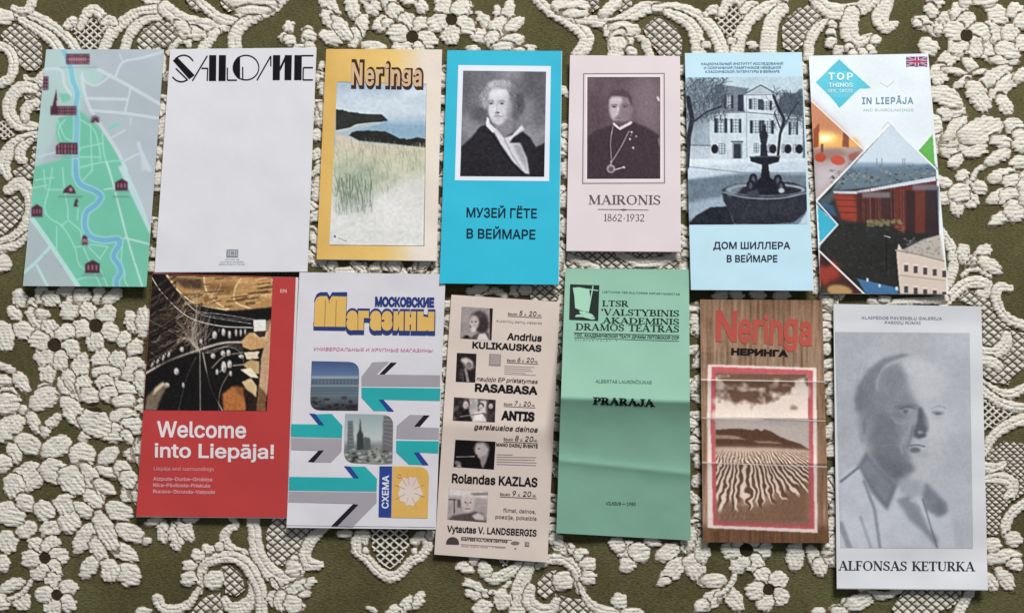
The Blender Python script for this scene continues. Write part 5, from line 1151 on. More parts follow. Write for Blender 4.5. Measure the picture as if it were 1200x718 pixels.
def cut_photo(name, outline, cv):
    """picture with rounded corners: dense grid kept inside the outline, edges cut clean by the triangulation"""
    o = cv.t(outline); x0, y0 = o.min(0); x1, y1 = o.max(0); st = .8
    gx, gy = np.meshgrid(np.arange(x0 + .4, x1, st), np.arange(y0 + .4, y1, st)); g = np.stack([gx.ravel(), gy.ravel()], -1)
    ins = np.zeros(len(g), bool); D_ = np.full(len(g), 9.)
    for i in range(len(o)):
        (ax, ay), (bx, by) = o[i], o[(i + 1) % len(o)]
        if ay != by: ins ^= ((ay > g[:, 1]) != (by > g[:, 1])) & (g[:, 0] < (bx - ax) * (g[:, 1] - ay) / (by - ay) + ax)
        dx, dy = bx - ax, by - ay; t = np.clip(((g[:, 0] - ax) * dx + (g[:, 1] - ay) * dy) / max(dx * dx + dy * dy, 1e-9), 0, 1); D_ = np.minimum(D_, np.hypot(g[:, 0] - ax - t * dx, g[:, 1] - ay - t * dy))
    g = g[ins & (D_ > .3)]; pts = [Vector(a) for a in np.vstack([o, g])]
    vo, _, fo = delaunay_2d_cdt(pts, [(i, (i + 1) % len(o)) for i in range(len(o))], [], 1, 1e-6)[:3]
    V = np.array([(a[0], a[1]) for a in vo]); F = np.array([q_ for q_ in fo if len(q_) == 3]); a = V[F]
    ar = (a[:, 1, 0] - a[:, 0, 0]) * (a[:, 2, 1] - a[:, 0, 1]) - (a[:, 1, 1] - a[:, 0, 1]) * (a[:, 2, 0] - a[:, 0, 0]); F = np.where((ar > 0)[:, None], F[:, ::-1], F)
    return link(name, mesh_np(name, sh.P(V, .0001), F, False, cv.sample(V)), PRINT_MATT, e)
o1 = rquad([(106, 10), (302, 14), (296, 214), (98, 212)], [0, 45, 0, 45])
cv = Cv(360, 420, 424, 484, (80, 90, 110)); cv.fr(*f)
cv.vgrad([(10, (66, 84, 130)), (70, (96, 118, 150)), (85, (110, 124, 140)), (120, (80, 96, 112)), (160, (92, 106, 116)), (215, (40, 40, 46))])
cv.rect(98, 72, 302, 82, (150, 160, 170), 1.5).rect(98, 84, 302, 104, (60, 72, 92), 1.5).rect(98, 106, 302, 116, (130, 144, 152), 1.5)
for i in range(28): cv.rect(102 + i * 7.2, 86, 105 + i * 7.2, 102, (170, 180, 184), .5, .7)
for y in (125, 138, 150): cv.line([(98, y), (300, y)], 3, (120, 134, 140), .8, .7)
for k in range(50): cv.ell(rn.uniform(100, 296), rn.uniform(160, 210), rn.uniform(4, 14), rn.uniform(3, 8), [(30, 30, 34), (90, 92, 96), (56, 50, 52)][rn.integers(3)], 0, 2, .8)
cut_photo('store_photo', o1, cv)
o2 = rquad([(243, 226), (442, 230), (437, 432), (237, 428)], [0, 48, 0, 48])
cv = Cv(400, 480, 464, 546, (150, 164, 168)); cv.fr(*f)
cv.vgrad([(226, (150, 166, 170)), (330, (184, 194, 194)), (360, (120, 128, 128)), (430, (96, 100, 98))])
cv.poly([(255, 255), (275, 255), (280, 370), (250, 375)], (96, 104, 110), 1.5).poly([(400, 235), (440, 232), (440, 400), (395, 370)], (104, 104, 108), 2)
for i in range(7): cv.line([(258, 262 + i * 15), (276, 262 + i * 15)], 2, (140, 146, 150)); cv.line([(402, 250 + i * 16), (438, 250 + i * 18)], 3, (140, 140, 142))
cv.poly([(290, 375), (292, 310), (300, 295), (305, 240), (310, 295), (318, 312), (322, 372)], (54, 60, 60), 1.5).poly([(320, 320), (345, 325), (350, 375), (320, 375)], (84, 92, 92), 2)
cv.poly([(300, 432), (370, 360), (385, 360), (400, 432)], (150, 150, 146), 4, .8)
for k in range(90): cv.ell(rn.uniform(240, 440), rn.uniform(370, 432), rn.uniform(3, 9), rn.uniform(2, 5), [(40, 44, 44), (190, 190, 184), (110, 112, 106), (130, 60, 50)][rn.choice(4, p=[.4, .25, .3, .05])], 0, 1, .8)
cut_photo('street_photo', o2, cv)
shapes(sh, e, 'scheme_band', [[(384, 441), (436, 441), (432, 651), (380, 649)]], (44, 66, 140), fr=f)
shapes(sh, e, 'scheme_panel', [rquad([(438, 441), (588, 444), (582, 654), (433, 651)], [0, 45, 0, 0])], (214, 172, 92), fr=f)
an = np.linspace(0, 2 * math.pi, 70, endpoint=False)
rr = 1 + .06 * np.sin(an * 5 + 1) + .05 * np.sin(an * 11) + .1 * np.exp(-((an - 4.2) / .12) ** 2) + .14 * np.exp(-((an - 1.9) / .1) ** 2) + .1 * np.exp(-((an - .2) / .12) ** 2) + .1 * np.exp(-((an - 5.3) / .1) ** 2)
shapes(sh, e, 'city_plan', [[(508 + 47 * r * math.cos(a), 543 + 58 * r * math.sin(a)) for a, r in zip(an, rr)]], (214, 200, 190), lift=.00042, fr=f)
shapes(sh, e, 'plan_roads', [seg(508 + 20 * math.cos(a), 543 + 25 * math.sin(a), 508 + 64 * math.cos(a), 543 + 76 * math.sin(a), 2.2) for a in (.3, 1.1, 1.9, 2.7, 3.5, 4.1, 4.6, 5.3, 5.9)] + [arc(466, 480, 9, 9, a, a + 180, 3, 3) for a in (0, 180)], (214, 160, 130), lift=.00056, fr=f)
text(sh, e, 'scheme_label', 'СХЕМА', 420, 614, 26, 136, -89, (214, 220, 236), .04, lift=.0005, fr=f)
f = (355, 335, 7.059)
text(sh, e, 'heading', 'МОСКОВСКИЕ', 596, 164, 70, 490, .9, (40, 58, 120), .1, fr=f)
NV_ = (44, 60, 118)
# fat title: navy block letters behind, yellow in front
def big_m(dx, dy, g):
    return [[(90 - g + dx, 335 + g + dy), (100 - g + dx, 130 + dy), (112 + dx, 100 - g + dy), (140 + dx, 84 - g + dy), (200 + dx, 84 - g + dy), (216 + dx, 125 - g + dy), (240 + dx, 84 - g + dy), (362 + g + dx, 88 - g + dy), (352 + g + dx, 338 + g + dy)]]
shapes(sh, e, 'title_shadow', big_m(2, -30, 3) + [[(86, 300), (356, 300), (352, 370), (86, 366)], [(92, 130), (362, 100), (364, 50), (250, 52), (222, 85), (200, 50), (150, 52), (112, 70), (96, 110)]], NV_, fr=f)
for s_, x, w in [('а', 352, 104), ('г', 452, 96), ('а', 546, 104), ('з', 644, 100), ('и', 744, 92), ('н', 838, 100), ('ы', 940, 150)]:
    for dy, hh in ((-22, 160), (26, 160)): text(sh, e, 'title_shadow', s_, x - 4, 350 + dy + (x - 350) * .012, hh, w + 8, .9, NV_, .16, lift=.00028, fr=f)
    text(sh, e, 'title', s_, x + 4, 343 + (x - 350) * .012, 160, w - 8, .9, (218, 178, 100), .13, lift=.00056, fr=f)
shapes(sh, e, 'title', big_m(0, 0, 0), (218, 178, 100), lift=.0005, fr=f)
shapes(sh, e, 'title_line', [seg(186, 115, 180, 336, 4), seg(276, 120, 270, 338, 4), seg(216, 110, 218, 140, 5)], (110, 84, 60), lift=.0007, fr=f)
text(sh, e, 'subtitle', 'УНИВЕРСАЛЬНЫЕ И КРУПНЫЕ МАГАЗИНЫ', 84, 532, 26, 986, .9, (206, 120, 158), .02, shear=.2, fr=f)

# 10 ---- narrow cream concert poster
q = [(529, 345.2), (656, 353.6), (641.4, 658.6), (508.9, 649.2)]
fold = lambda a, b: .0035 * np.exp(-np.abs(b - .497) * 9) + .0012 * np.abs(a - .5) + .003 * np.clip(b - .9, 0, 1) * 4 * a
sh, e = leaflet('concert_poster', 'narrow cream programme sheet of five black and white performer photos with names', 'poster', q, (212, 197, 188), prof=fold, z0=.0036)
f1 = (525, 350, 4.787); f2 = (510, 490, 4.224)
def pq(f, c): return [(f[0] + x / f[2], f[1] + y / f[2]) for x, y in c]
def head(cv, x, y, r, skin=(186, 176, 174), hair=(70, 62, 62), face=0):
    cv.ell(x, y - r * .35, r * 1.02, r * .95, hair, 0, r * .12); cv.ell(x + face, y + r * .1, r * .72, r * .95, skin, 0, r * .15)
    cv.ell(x + face - r * .28, y - r * .02, r * .14, r * .08, (70, 60, 60), 0, r * .06).ell(x + face + r * .28, y - r * .02, r * .14, r * .08, (70, 60, 60), 0, r * .06).line([(x + face, y), (x + face - r * .05, y + r * .3)], r * .12, (140, 128, 126), r * .08).line([(x + face - r * .25, y + r * .55), (x + face + r * .22, y + r * .55)], r * .1, (96, 80, 80), r * .06)
p = pq(f1, [(76, 44), (252, 54), (244, 232), (68, 222)]); cv = cov(p, (150, 142, 142)); cv.fr(*f1); cv.noise(8, 8, 2)
cv.rect(235, 40, 260, 240, (44, 36, 36), 2).poly([(60, 240), (90, 205), (130, 215), (180, 185), (230, 190), (235, 240)], (90, 80, 80), 4).poly([(160, 235), (175, 195), (205, 185), (235, 240)], (206, 198, 194), 4)
cv.ell(175, 125, 52, 58, (74, 66, 66), 0, 7).ell(195, 150, 34, 44, (60, 52, 54), 0, 6); cv.ell(146, 132, 28, 40, (178, 168, 166), 0, 5).ell(134, 128, 5, 3, (60, 50, 50), 0, 2).ell(156, 128, 6, 3, (60, 50, 50), 0, 2).ell(143, 172, 15, 16, (200, 192, 190), 0, 4).line([(122, 150), (128, 160)], 4, (90, 80, 80)); cv.ell(105, 214, 14, 9, (40, 34, 34), 0, 3); cv.noise(1.6, 7, 4)
cv.finish(); photo(sh, e, 'performer_photo', p, cv)
p = pq(f1, [(50, 303), (160, 308), (153, 469), (43, 465)]); cv = cov(p, (40, 34, 36)); cv.fr(*f1)
cv.poly([(75, 345), (100, 325), (140, 350), (148, 385), (120, 400), (95, 385)], (150, 140, 140), 6).ell(105, 350, 34, 14, (190, 182, 180), 20, 5).ell(118, 372, 14, 18, (120, 110, 110), 0, 3).line([(98, 395), (112, 460)], 16, (130, 120, 120), 4).line([(90, 360), (84, 460)], 5, (90, 82, 82), 2).ell(75, 420, 12, 30, (70, 62, 64), 0, 6); cv.noise(2, 9, 4)
cv.finish(); photo(sh, e, 'performer_photo', p, cv)
p = pq(f1, [(34, 551), (268, 566), (263, 692), (26, 683)]); cv = cov(p, (90, 82, 82)); cv.fr(*f1)
cv.rect(120, 560, 170, 700, (170, 162, 160), 4).rect(30, 550, 90, 600, (56, 48, 50), 5).rect(225, 560, 268, 690, (50, 42, 44), 5).rect(180, 570, 215, 640, (190, 182, 180), 4)
head(cv, 100, 592, 22); cv.poly([(40, 690), (60, 640), (110, 615), (140, 690)], (34, 28, 30), 4); head(cv, 185, 605, 17); cv.poly([(140, 690), (150, 640), (185, 625), (220, 690)], (210, 202, 198), 4); head(cv, 240, 600, 16); cv.poly([(215, 690), (225, 640), (265, 625), (268, 692)], (60, 52, 54), 4).poly([(30, 640), (70, 600), (90, 620), (50, 680)], (40, 34, 36), 4).line([(70, 660), (200, 640)], 6, (120, 110, 110), 2); cv.noise(3, 14, 4)
cv.finish(); photo(sh, e, 'band_photo', p, cv)
p = pq(f2, [(100, 105), (299, 115), (291, 253), (90, 240)]); cv = cov(p, (24, 20, 22)); cv.fr(*f2)
cv.ell(230, 150, 40, 38, (110, 102, 102), 0, 5).poly([(200, 145), (205, 125), (240, 122), (262, 150), (255, 190), (240, 215), (215, 195), (200, 170)], (176, 168, 166), 4).poly([(225, 190), (265, 170), (250, 220), (235, 250), (225, 220)], (140, 132, 132), 4).ell(216, 150, 5, 3, (50, 44, 44), 0, 2).line([(196, 178), (212, 180)], 3, (70, 60, 60), 1).line([(105, 190), (195, 188)], 4, (130, 124, 124), 1.5).ell(112, 222, 18, 12, (120, 112, 112), 20, 4).poly([(100, 240), (120, 225), (135, 245)], (150, 142, 140), 3); cv.noise(2, 5, 3)
cv.finish(); photo(sh, e, 'actor_photo', p, cv)
p = pq(f2, [(68, 344), (262, 358), (255, 514), (60, 500)]); cv = cov(p, (160, 150, 148)); cv.fr(*f2)
cv.poly([(68, 344), (262, 358), (260, 395), (66, 380)], (206, 198, 194), 6).line([(180, 375), (262, 372)], 14, (140, 130, 128), 5).rect(92, 400, 98, 470, (70, 62, 62), 1.5).rect(60, 398, 105, 404, (80, 72, 72), 1.5).rect(110, 400, 128, 440, (90, 82, 82), 4)
cv.poly([(60, 505), (90, 480), (150, 470), (200, 460), (235, 470), (255, 515)], (84, 76, 76), 5); cv.ell(162, 400, 32, 34, (200, 190, 186), 0, 5).ell(162, 425, 30, 40, (186, 174, 170), 0, 5)
cv.ell(150, 415, 6, 3, (80, 70, 70), 0, 2).ell(174, 416, 6, 3, (80, 70, 70), 0, 2).line([(150, 446), (172, 447)], 4, (110, 96, 94), 2).line([(161, 418), (159, 434)], 4, (150, 138, 134), 2).poly([(180, 480), (215, 465), (240, 480), (245, 505), (200, 500)], (190, 180, 176), 4); cv.noise(2, 7, 3)
cv.finish(); photo(sh, e, 'poet_photo', p, cv)
shapes(sh, e, 'small_print_block', [[(232, 308), (298, 311), (296, 376), (229, 373)]], (150, 142, 140), fr=f1)
shapes(sh, e, 'small_print_lines', [seg(240, 322 + i * 12, 288, 324 + i * 12, 4) for i in range(4)], (196, 186, 182), lift=.00042, fr=f1)
GK = (84, 76, 78)
for fr_, y, n, x0, x1 in [(f1, 92, '5', 336, 526), (f1, 352, '6', 330, 506), (f1, 597, '7', 312, 490), (f2, 110, '8', 338, 508), (f2, 382, '9', 320, 502)]:
    w = x1 - x0; m = {'5': 2, '6': 2, '7': 2, '8': 2, '9': 2}[n]
    text(sh, e, 'date', 'Sausio', x0, y - 2, 13, w * .28, 2.6, GK, .02, fr=fr_); text(sh, e, 'date', n, x0 + w * .33, y + .5, 25, 17, 2.6, INK, .012, shear=.15, fr=fr_)
    text(sh, e, 'date', 'd.', x0 + w * .49, y + 2, 13, 12, 2.6, GK, .02, fr=fr_); text(sh, e, 'date', '20', x0 + w * .62, y + 3, 25, 40, 2.6, INK, .012, shear=.15, fr=fr_)
    text(sh, e, 'date', 'val.', x0 + w * .87, y + 5, 12, w * .12, 2.6, GK, .02, fr=fr_)
    shapes(sh, e, 'date_rule', [seg(x0, y + 5, x1, y + 14, 2.6)], GK, fr=fr_)
for fr_, s_, x, y, h, w, b, c, shr, nm in [(f1, 'Autorinių dainų vakaras', 268, 130, 14, 258, .0, (130, 120, 120), .1, 'subtitle'), (f1, 'Andrius', 330, 228, 36, 196, .05, INK, .05, 'name'), (f1, 'KULIKAUSKAS', 136, 275, 34, 388, .06, INK, 0, 'name'),
    (f1, 'naujojo EP pristatymas', 160, 458, 22, 342, .025, (70, 62, 64), .2, 'subtitle'), (f1, 'RASABASA', 150, 517, 41, 353, .07, INK, 0, 'name'), (f1, 'ANTIS', 297, 675, 46, 188, .09, INK, 0, 'name'),
    (f2, 'garsiausios dainos', 192, 52, 24, 314, .03, (60, 52, 54), .2, 'subtitle'), (f2, 'MANO DAINŲ ŠVENTĖ', 302, 136, 15, 206, .05, (60, 52, 54), 0, 'subtitle'), (f2, 'Rolandas KAZLAS', 82, 316, 42, 424, .05, INK, 0, 'name'),
    (f2, 'filmai, dainos,', 336, 462, 18, 162, .02, (110, 100, 100), 0, 'subtitle'), (f2, 'poezija, pokalbis', 298, 494, 18, 204, .02, (110, 100, 100), 0, 'subtitle'), (f2, 'Vytautas V. LANDSBERGIS', 58, 560, 31, 444, .045, INK, 0, 'name'),
    (f2, 'RAMYBĖS KULTŪROS CENTRAS', 128, 603, 13, 230, .05, (70, 62, 62), 0, 'venue_line'), (f2, 'Bilietai renginio vietoje', 130, 634, 8, 130, 0, (130, 120, 118), 0, 'venue_line'), (f2, 'ir kasose', 284, 640, 10, 62, 0, (140, 130, 128), 0, 'venue_line')]:
    text(sh, e, nm, s_, x, y, h, w, 2.9, c, b, shear=shr, fr=fr_)
shapes(sh, e, 'small_print_lines', [seg(316, 376 + i * 11, 316 + [170, 150, 160, 120, 176][i], 384 + i * 11, 2.2) for i in range(5)], (150, 140, 138), fr=f1)
shapes(sh, e, 'small_print_lines', [seg(304, 178 + i * 12, 304 + [80, 196, 190, 198, 196][i], 180 + i * 13, 2.4) for i in range(5)], (140, 130, 128), fr=f2)
shapes(sh, e, 'venue_emblem', [[(86 + 32 * math.cos(a), 616 - 30 * math.sin(a)) for a in np.linspace(0, math.pi, 12)] + [(54, 622), (118, 624)]], (70, 62, 60), fr=f2)
shapes(sh, e, 'venue_rule', [seg(130, 586, 380, 602, 2.4), seg(126, 622, 350, 636, 1.6)], (90, 82, 82), fr=f2)
shapes(sh, e, 'sponsor_mark', [[(396 + 22 * math.cos(a), 616 + 9 * math.sin(a)) for a in np.linspace(0, 6, 12)], [(390, 640), (403, 641), (398, 650)], [(444, 610), (466, 612), (465, 634), (443, 632)]], (120, 110, 110), fr=f2)
shapes(sh, e, 'sponsor_mark', [seg(449, 616, 455, 628, 3), seg(458, 615, 460, 628, 3)], (200, 190, 186), lift=.00042, fr=f2)

# 11 ---- green theatre programme, folded across
q = [(662.6, 314.7), (807.4, 315.6), (809.4, 632.8), (651.9, 624.2)]
def gfold(a, b):
    c = .490 - .002 * a
    z = np.where(b < c, np.exp(-(c - b) * 7.5), .93 * np.exp(-(b - c) * 6.0) + .07)
    z = .0030 * z + .0205 * np.where(b < c, (b / c) ** 1.15, .62 * (1 - b) / (1 - c) + .38 * np.exp(-(b - c) * 9)) + .0016 * np.exp(-np.abs(b - .725 - .03 * a) * 40) + .0022 * (1 - a) ** 2 * b + .0012 * (a - .5) ** 2 * 4
    return z
sh, e = leaflet('theatre_programme', 'green theatre programme with a ship emblem, creased across its middle', 'programme', q, (130, 177, 155), prof=gfold, z0=.0036, step=2.4)
f = (660, 318, 4.433); NK = (18, 30, 28)
shapes(sh, e, 'emblem', [[(36, 66), (188, 72), (182, 256), (31, 250)]], NK, fr=f)
shapes(sh, e, 'emblem_ship', [[(50, 84), (85, 82), (135, 92), (140, 130), (132, 210), (100, 205), (62, 190), (58, 130)], seg(155, 75, 130, 212, 6), seg(122, 92, 182, 99, 5), [(82, 205), (112, 208), (150, 222), (165, 238), (120, 232), (88, 218)], [(66, 226), (90, 222), (160, 240), (168, 246), (150, 250), (100, 236), (62, 236)]], (150, 196, 174), lift=.00042, fr=f)
for s_, x, y, h, w, a in [('LTSR', 202, 180, 30, 138, 1), ("'VALSTYBINIS", 198, 226, 32, 404, 1.1), ('AKADEMINIS', 202, 268, 30, 400, 1.1), ('DRAMOS TEATRAS', 64, 303, 34, 538, 1.3)]:
    text(sh, e, 'title', s_, x, y, h, w, a, NK, .012, 'serif', fr=f)
text(sh, e, 'heading', 'LIETUVOS TSR KULTŪROS DEPARTAMENTAS', 204, 110, 9, 402, 1.8, (70, 104, 92), .02, fr=f)
text(sh, e, 'russian_line', 'ГОС. АКАДЕМИЧЕСКИЙ ТЕАТР ДРАМЫ ЛИТОВСКОЙ ССР', 60, 337, 15, 542, 1.7, (40, 60, 54), .045, fr=f)
shapes(sh, e, 'rule', [seg(56, 318, 604, 332, 2.6), seg(58, 344, 602, 362, 2.2)], (40, 60, 54), fr=f)
text(sh, e, 'imprint', 'V I L N I U S   V A L S T .   T .', 60, 358, 7, 230, 1.5, (60, 90, 80), 0, fr=f)
text(sh, e, 'author', 'ALBERTAS LAURINČIUKAS', 168, 577, 16, 292, 1.2, (88, 124, 110), .03, fr=f)
text(sh, e, 'play_title', 'PRARAJA', 154, 688, 35, 324, 2.2, NK, .05, 'serif', fr=f)
text(sh, e, 'imprint', 'VILNIUS — 1980', 710, 591, 3.6, 35, 1.5, (70, 104, 92), .03)

# 12 ---- brown wood-grain leaflet with dune photograph
q = [(820.4, 350.8), (963.4, 351.7), (971.6, 635.9), (823.8, 634.9)]
cv = cov(q, (144, 114, 92)); f = (820, 350, 4.787); f2 = (820, 490, 4.787)
g = vn(cv.X, cv.Y, 3.0, 3, 60) - .5 + .7 * (vn(cv.X, cv.Y, 1.2, 4, 18) - .5); cv.I += (g * 42)[..., None] * np.array((1, .95, .9)); cv.noise(30, 10, 8)
cv.fr(*f2).poly([(-10, 600), (780, 600), (780, 740), (-10, 740)], (96, 66, 44), 14, .75)
for k in range(60): x = rn.uniform(0, 740); cv.line([(x, 630), (x + rn.uniform(-6, 6), 710)], rn.uniform(3, 9), [(70, 44, 30), (150, 100, 60), (120, 84, 56)][rn.integers(3)], 1, .4)
PKc, CRM = (188, 92, 98), (232, 216, 210)
cv.poly([(45, -300), (655, -300), (660, 640), (45, 612)], CRM, 1)
cv.fr(*f); cv.poly([(0, 300), (720, 300), (720, 388), (650, 388), (50, 368), (0, 368)], (138, 112, 92), .4)
g2 = (cv.Y < 350 + 388 / 4.787) & (cv.Y > 350 + 300 / 4.787); cv.I[g2] += (g[g2] * 42)[:, None]
cv.poly([(50, 368), (648, 388), (648, 720), (40, 720)], CRM, .6)
cv.poly([(66, 380), (634, 400), (636, 760), (60, 760)], PKc, .6); cv.fr(*f2).poly([(62, 0), (634, 0), (645, 622), (75, 600)], PKc, .6).poly([(45, 612), (660, 640), (655, 622), (72, 600)], CRM, .5)
cv.fr(*f).poly([(92, 418), (606, 430), (606, 760), (88, 760)], (150, 124, 106), .6)
cv.poly([(92, 418), (380, 425), (400, 540), (92, 550)], (98, 72, 58), 8).poly([(480, 430), (606, 430), (600, 500), (500, 560), (450, 540)], (140, 114, 96), 10)
for x, y, rx, ry, c in [(420, 500, 45, 40, 214), (400, 450, 30, 22, 200), (560, 470, 40, 40, 190), (590, 520, 30, 40, 196), (120, 575, 50, 26, 206), (200, 580, 50, 22, 190), (300, 570, 50, 34, 212), (340, 545, 30, 22, 206), (250, 610, 140, 26, 200), (450, 620, 140, 30, 192), (150, 650, 90, 40, 210), (300, 680, 100, 30, 204), (550, 590, 50, 20, 170)]: cv.ell(x, y, rx, ry, (min(c + 16, 232), c, c - 12), 0, 8, .9)
cv.ell(300, 500, 90, 14, (92, 70, 56), -6, 9, .8).ell(430, 575, 60, 10, (130, 104, 88), 10, 8, .7).ell(500, 510, 30, 30, (120, 92, 76), 0, 10, .7).poly([(88, 660), (606, 670), (606, 720), (88, 720)], (196, 180, 170), 12, .7)
Xa, Ya = (cv.X - 820) * 4.787, (cv.Y - 350) * 4.787
cl = .55 * vn(Xa, Ya, 120, 11, 60) + .3 * vn(Xa, Ya, 46, 12, 26) + .15 * vn(Xa, Ya, 18, 13)
cl = np.clip((cl - .42 + (Ya - 545) / 420 + .22 * np.exp(-((Xa - 420) / 60) ** 2 - ((Ya - 480) / 50) ** 2) + .2 * np.exp(-((Xa - 580) / 50) ** 2)) * 4.5, 0, 1)
sk = (Xa > 90) * (Xa < 607) * (Ya > 424) * (Ya < 690)
cc_ = np.array((106, 80, 64.)) * (1 - cl[..., None]) + np.array((230, 214, 204.)) * cl[..., None]
cv.I = np.where(sk[..., None], cc_, cv.I)
cv.fr(*f2); cv.poly([(90, -5), (612, 0), (612, 180), (90, 180)], (190, 178, 172), 4)
cv.poly([(90, 64), (160, 58), (240, 58), (300, 66), (320, 56), (345, 72), (365, 60), (400, 72), (450, 102), (500, 122), (560, 140), (612, 172), (612, 182), (90, 165)], (88, 62, 48), 1.5).poly([(90, 92), (200, 96), (260, 118), (90, 112)], (160, 134, 116), 3).poly([(300, 125), (430, 130), (470, 142), (330, 138)], (150, 124, 106), 3)
cv.poly([(90, 160), (400, 165), (612, 178), (612, 588), (96, 572)], (152, 124, 104), 2).poly([(90, 160), (400, 165), (612, 178), (612, 240), (90, 225)], (200, 178, 160), 10).poly([(96, 480), (350, 500), (480, 420), (612, 330), (612, 590), (96, 575)], (122, 92, 74), 18)
Xc, Yc = (cv.X - 820) * 4.787, (cv.Y - 490) * 4.787
sp_ = 10 + .05 * np.clip(Yc - 165, 0, 500)
ph_ = (Xc - 350 - .55 * (Yc - 165)) / sp_ + 1.7 * vn(Xc, Yc, 70, 3) + 1.1 * vn(Xc, Yc, 28, 5)
rid = np.clip(.42 + .95 * np.sin(2 * math.pi * ph_ * .62) + .5 * (vn(Xc, Yc, 14, 7) - .5), 0, 1)
low = 500 - .34 * np.clip(Xc - 300, 0, 400) + 34 * np.sin(ph_ * 2.1)
msk = np.clip((low - Yc) / 26, 0, 1) * np.clip((Yc - 178) / 12, 0, 1) * (Xc > 93) * (Xc < 611) * np.clip(.35 + (Yc - 180) / 90, 0, 1)
rc_ = np.array((98, 71, 55.)) * (1 - rid[..., None]) + np.array((230, 210, 194.)) * rid[..., None]
cv.I = cv.I * (1 - msk[..., None]) + rc_ * msk[..., None]
for k in range(90):
    x = rn.uniform(96, 600); y = 175 + rn.uniform(0, 70) ; cv.line([(x, y), (x + 14 + y * .05, y + rn.uniform(10, 26))], 3.5, (126, 100, 84), 1, .6); cv.line([(x + 6, y), (x + 20, y + 22)], 4, (212, 190, 174), 1, .5)
for k in range(26): x = rn.uniform(110, 300); y = rn.uniform(490, 550); cv.line([(x, y), (x + rn.uniform(-12, 12), y + 20)], 3, (170, 140, 120), 1, .7)
cv.noise(2, 7, 4)
WHT = (236, 226, 222)
cv.fr(*f).line([(0, 452), (720, 466)], 5, WHT, .5, .9).line([(0, 668), (720, 684)], 5, WHT, .5, .9).line([(360, 676), (700, 690)], 4, (110, 86, 70), .8, .6); cv.fr(*f2).line([(0, 247), (760, 273)], 5.5, WHT, .5, .95).line([(380, 60), (740, 70)], 2, (200, 180, 170), .6, .3)
bf = lambda a, b: (.0022 * np.exp(-np.abs(b - .335) * 26) + .0020 * np.exp(-np.abs(b - .487) * 26) + .0024 * np.exp(-np.abs(b - .672) * 24) + .0022 * np.exp(-np.abs(b - .0) * 18) + .004 * np.clip(b - .9, 0, 1) * (-3) + .003 * b + .001 * (a - .5) ** 2)
sh, e = leaflet('dune_leaflet', 'brown wood grain leaflet with red and black titles over a framed sepia dune photo', 'leaflet', q, canvas=cv, prof=bf, z0=.0042, cstep=.6)
text(sh, e, 'title_cyrillic', 'НЕРИНГА', 176, 311, 33, 320, 2.2, (30, 20, 20), .09, fr=f)
RD = (182, 84, 74)
for s_, x, y, h, w in [('N', 88, 232, 160, 120), ('e', 214, 240, 160, 74), ('r', 296, 243, 160, 56), ('i', 358, 246, 150, 26), ('n', 390, 248, 160, 74), ('g', 470, 240, 160, 78), ('a', 556, 254, 160, 70)]:
    text(sh, e, 'title', s_, x, y, h, w, 1.5, RD, .05 if s_ != 'i' else .03, fr=f)

# 13 ---- grey portrait programme
q = [(976.7, 356), (1149.4, 358.8), (1156.8, 690.4), (980.7, 688.6)]
kp = lambda a, b: .0012 * (a - .5) ** 2 * 4 + .006 * np.clip(b - .9, 0, 1) ** 1.2 * 6 + .0012 * np.clip(.06 - b, 0, 1) * 16 + .0005 * np.sin(a * 9 + b * 5) + .0004 * np.sin(b * 23 + a * 4)
sh, e = leaflet('portrait_programme', 'white programme with a large pale grey portrait of an older man in an open collar', 'programme', q, (212, 214, 219), prof=kp, z0=.0036, step=4, pages=[(0, 0), (.5, 0), (.8, .8), (0, .8)], page_t=.0004)
f = (975, 380, 2.394)
p = pq(f, [(8, 21), (386, 24), (396, 628), (24, 626)]); cv = cov(p, (172, 175, 182)); cv.fr(*f)
cv.noise(60, 5, 3).poly([(300, 20), (390, 24), (396, 628), (330, 628)], (176, 180, 190), 30, .6).poly([(8, 20), (100, 20), (60, 300), (20, 400)], (160, 164, 174), 30, .6)
cv.poly([(22, 430), (60, 400), (100, 390), (200, 440), (290, 470), (330, 530), (350, 628), (24, 628)], (188, 192, 202), 7)
cv.fr(985, 405, 4.227)
G_ = lambda v: (v + 2, v + 5, v + 12)
cv.poly([(70, 300), (82, 210), (145, 120), (220, 65), (300, 40), (380, 50), (455, 90), (525, 150), (556, 230), (552, 330), (545, 420), (528, 520), (480, 600), (420, 660), (360, 700), (300, 690), (240, 650), (190, 590), (130, 510), (108, 430), (84, 350)], G_(176), 8)
cv.poly([(72, 300), (84, 205), (150, 120), (215, 90), (270, 78), (318, 100), (330, 165), (352, 225), (384, 290), (366, 420), (350, 500), (352, 620), (310, 690), (240, 650), (130, 512), (104, 420)], G_(132), 15, .95)
cv.poly([(76, 320), (70, 270), (84, 200), (140, 118), (210, 62), (300, 38), (350, 44), (300, 62), (220, 92), (176, 160), (160, 240), (140, 300), (110, 330)], G_(116), 7, .9)
cv.curve([(182, 215), (186, 165), (214, 112), (270, 80), (340, 62), (400, 78)], 14, G_(168), 8, .5).ell(258, 160, 62, 52, G_(122), 0, 15, .7)
cv.ell(440, 180, 96, 90, G_(188), 20, 26, .95).ell(470, 400, 56, 110, G_(184), 0, 24, .9).ell(440, 560, 60, 60, G_(178), 0, 21, .8).ell(380, 110, 70, 40, G_(186), 10, 15, .7)
cv.poly([(180, 330), (250, 340), (300, 400), (290, 500), (330, 560), (310, 650), (250, 630), (170, 540), (140, 460)], G_(106), 16, .8).poly([(135, 520), (250, 560), (320, 640), (290, 690), (200, 620)], G_(98), 10, .7)
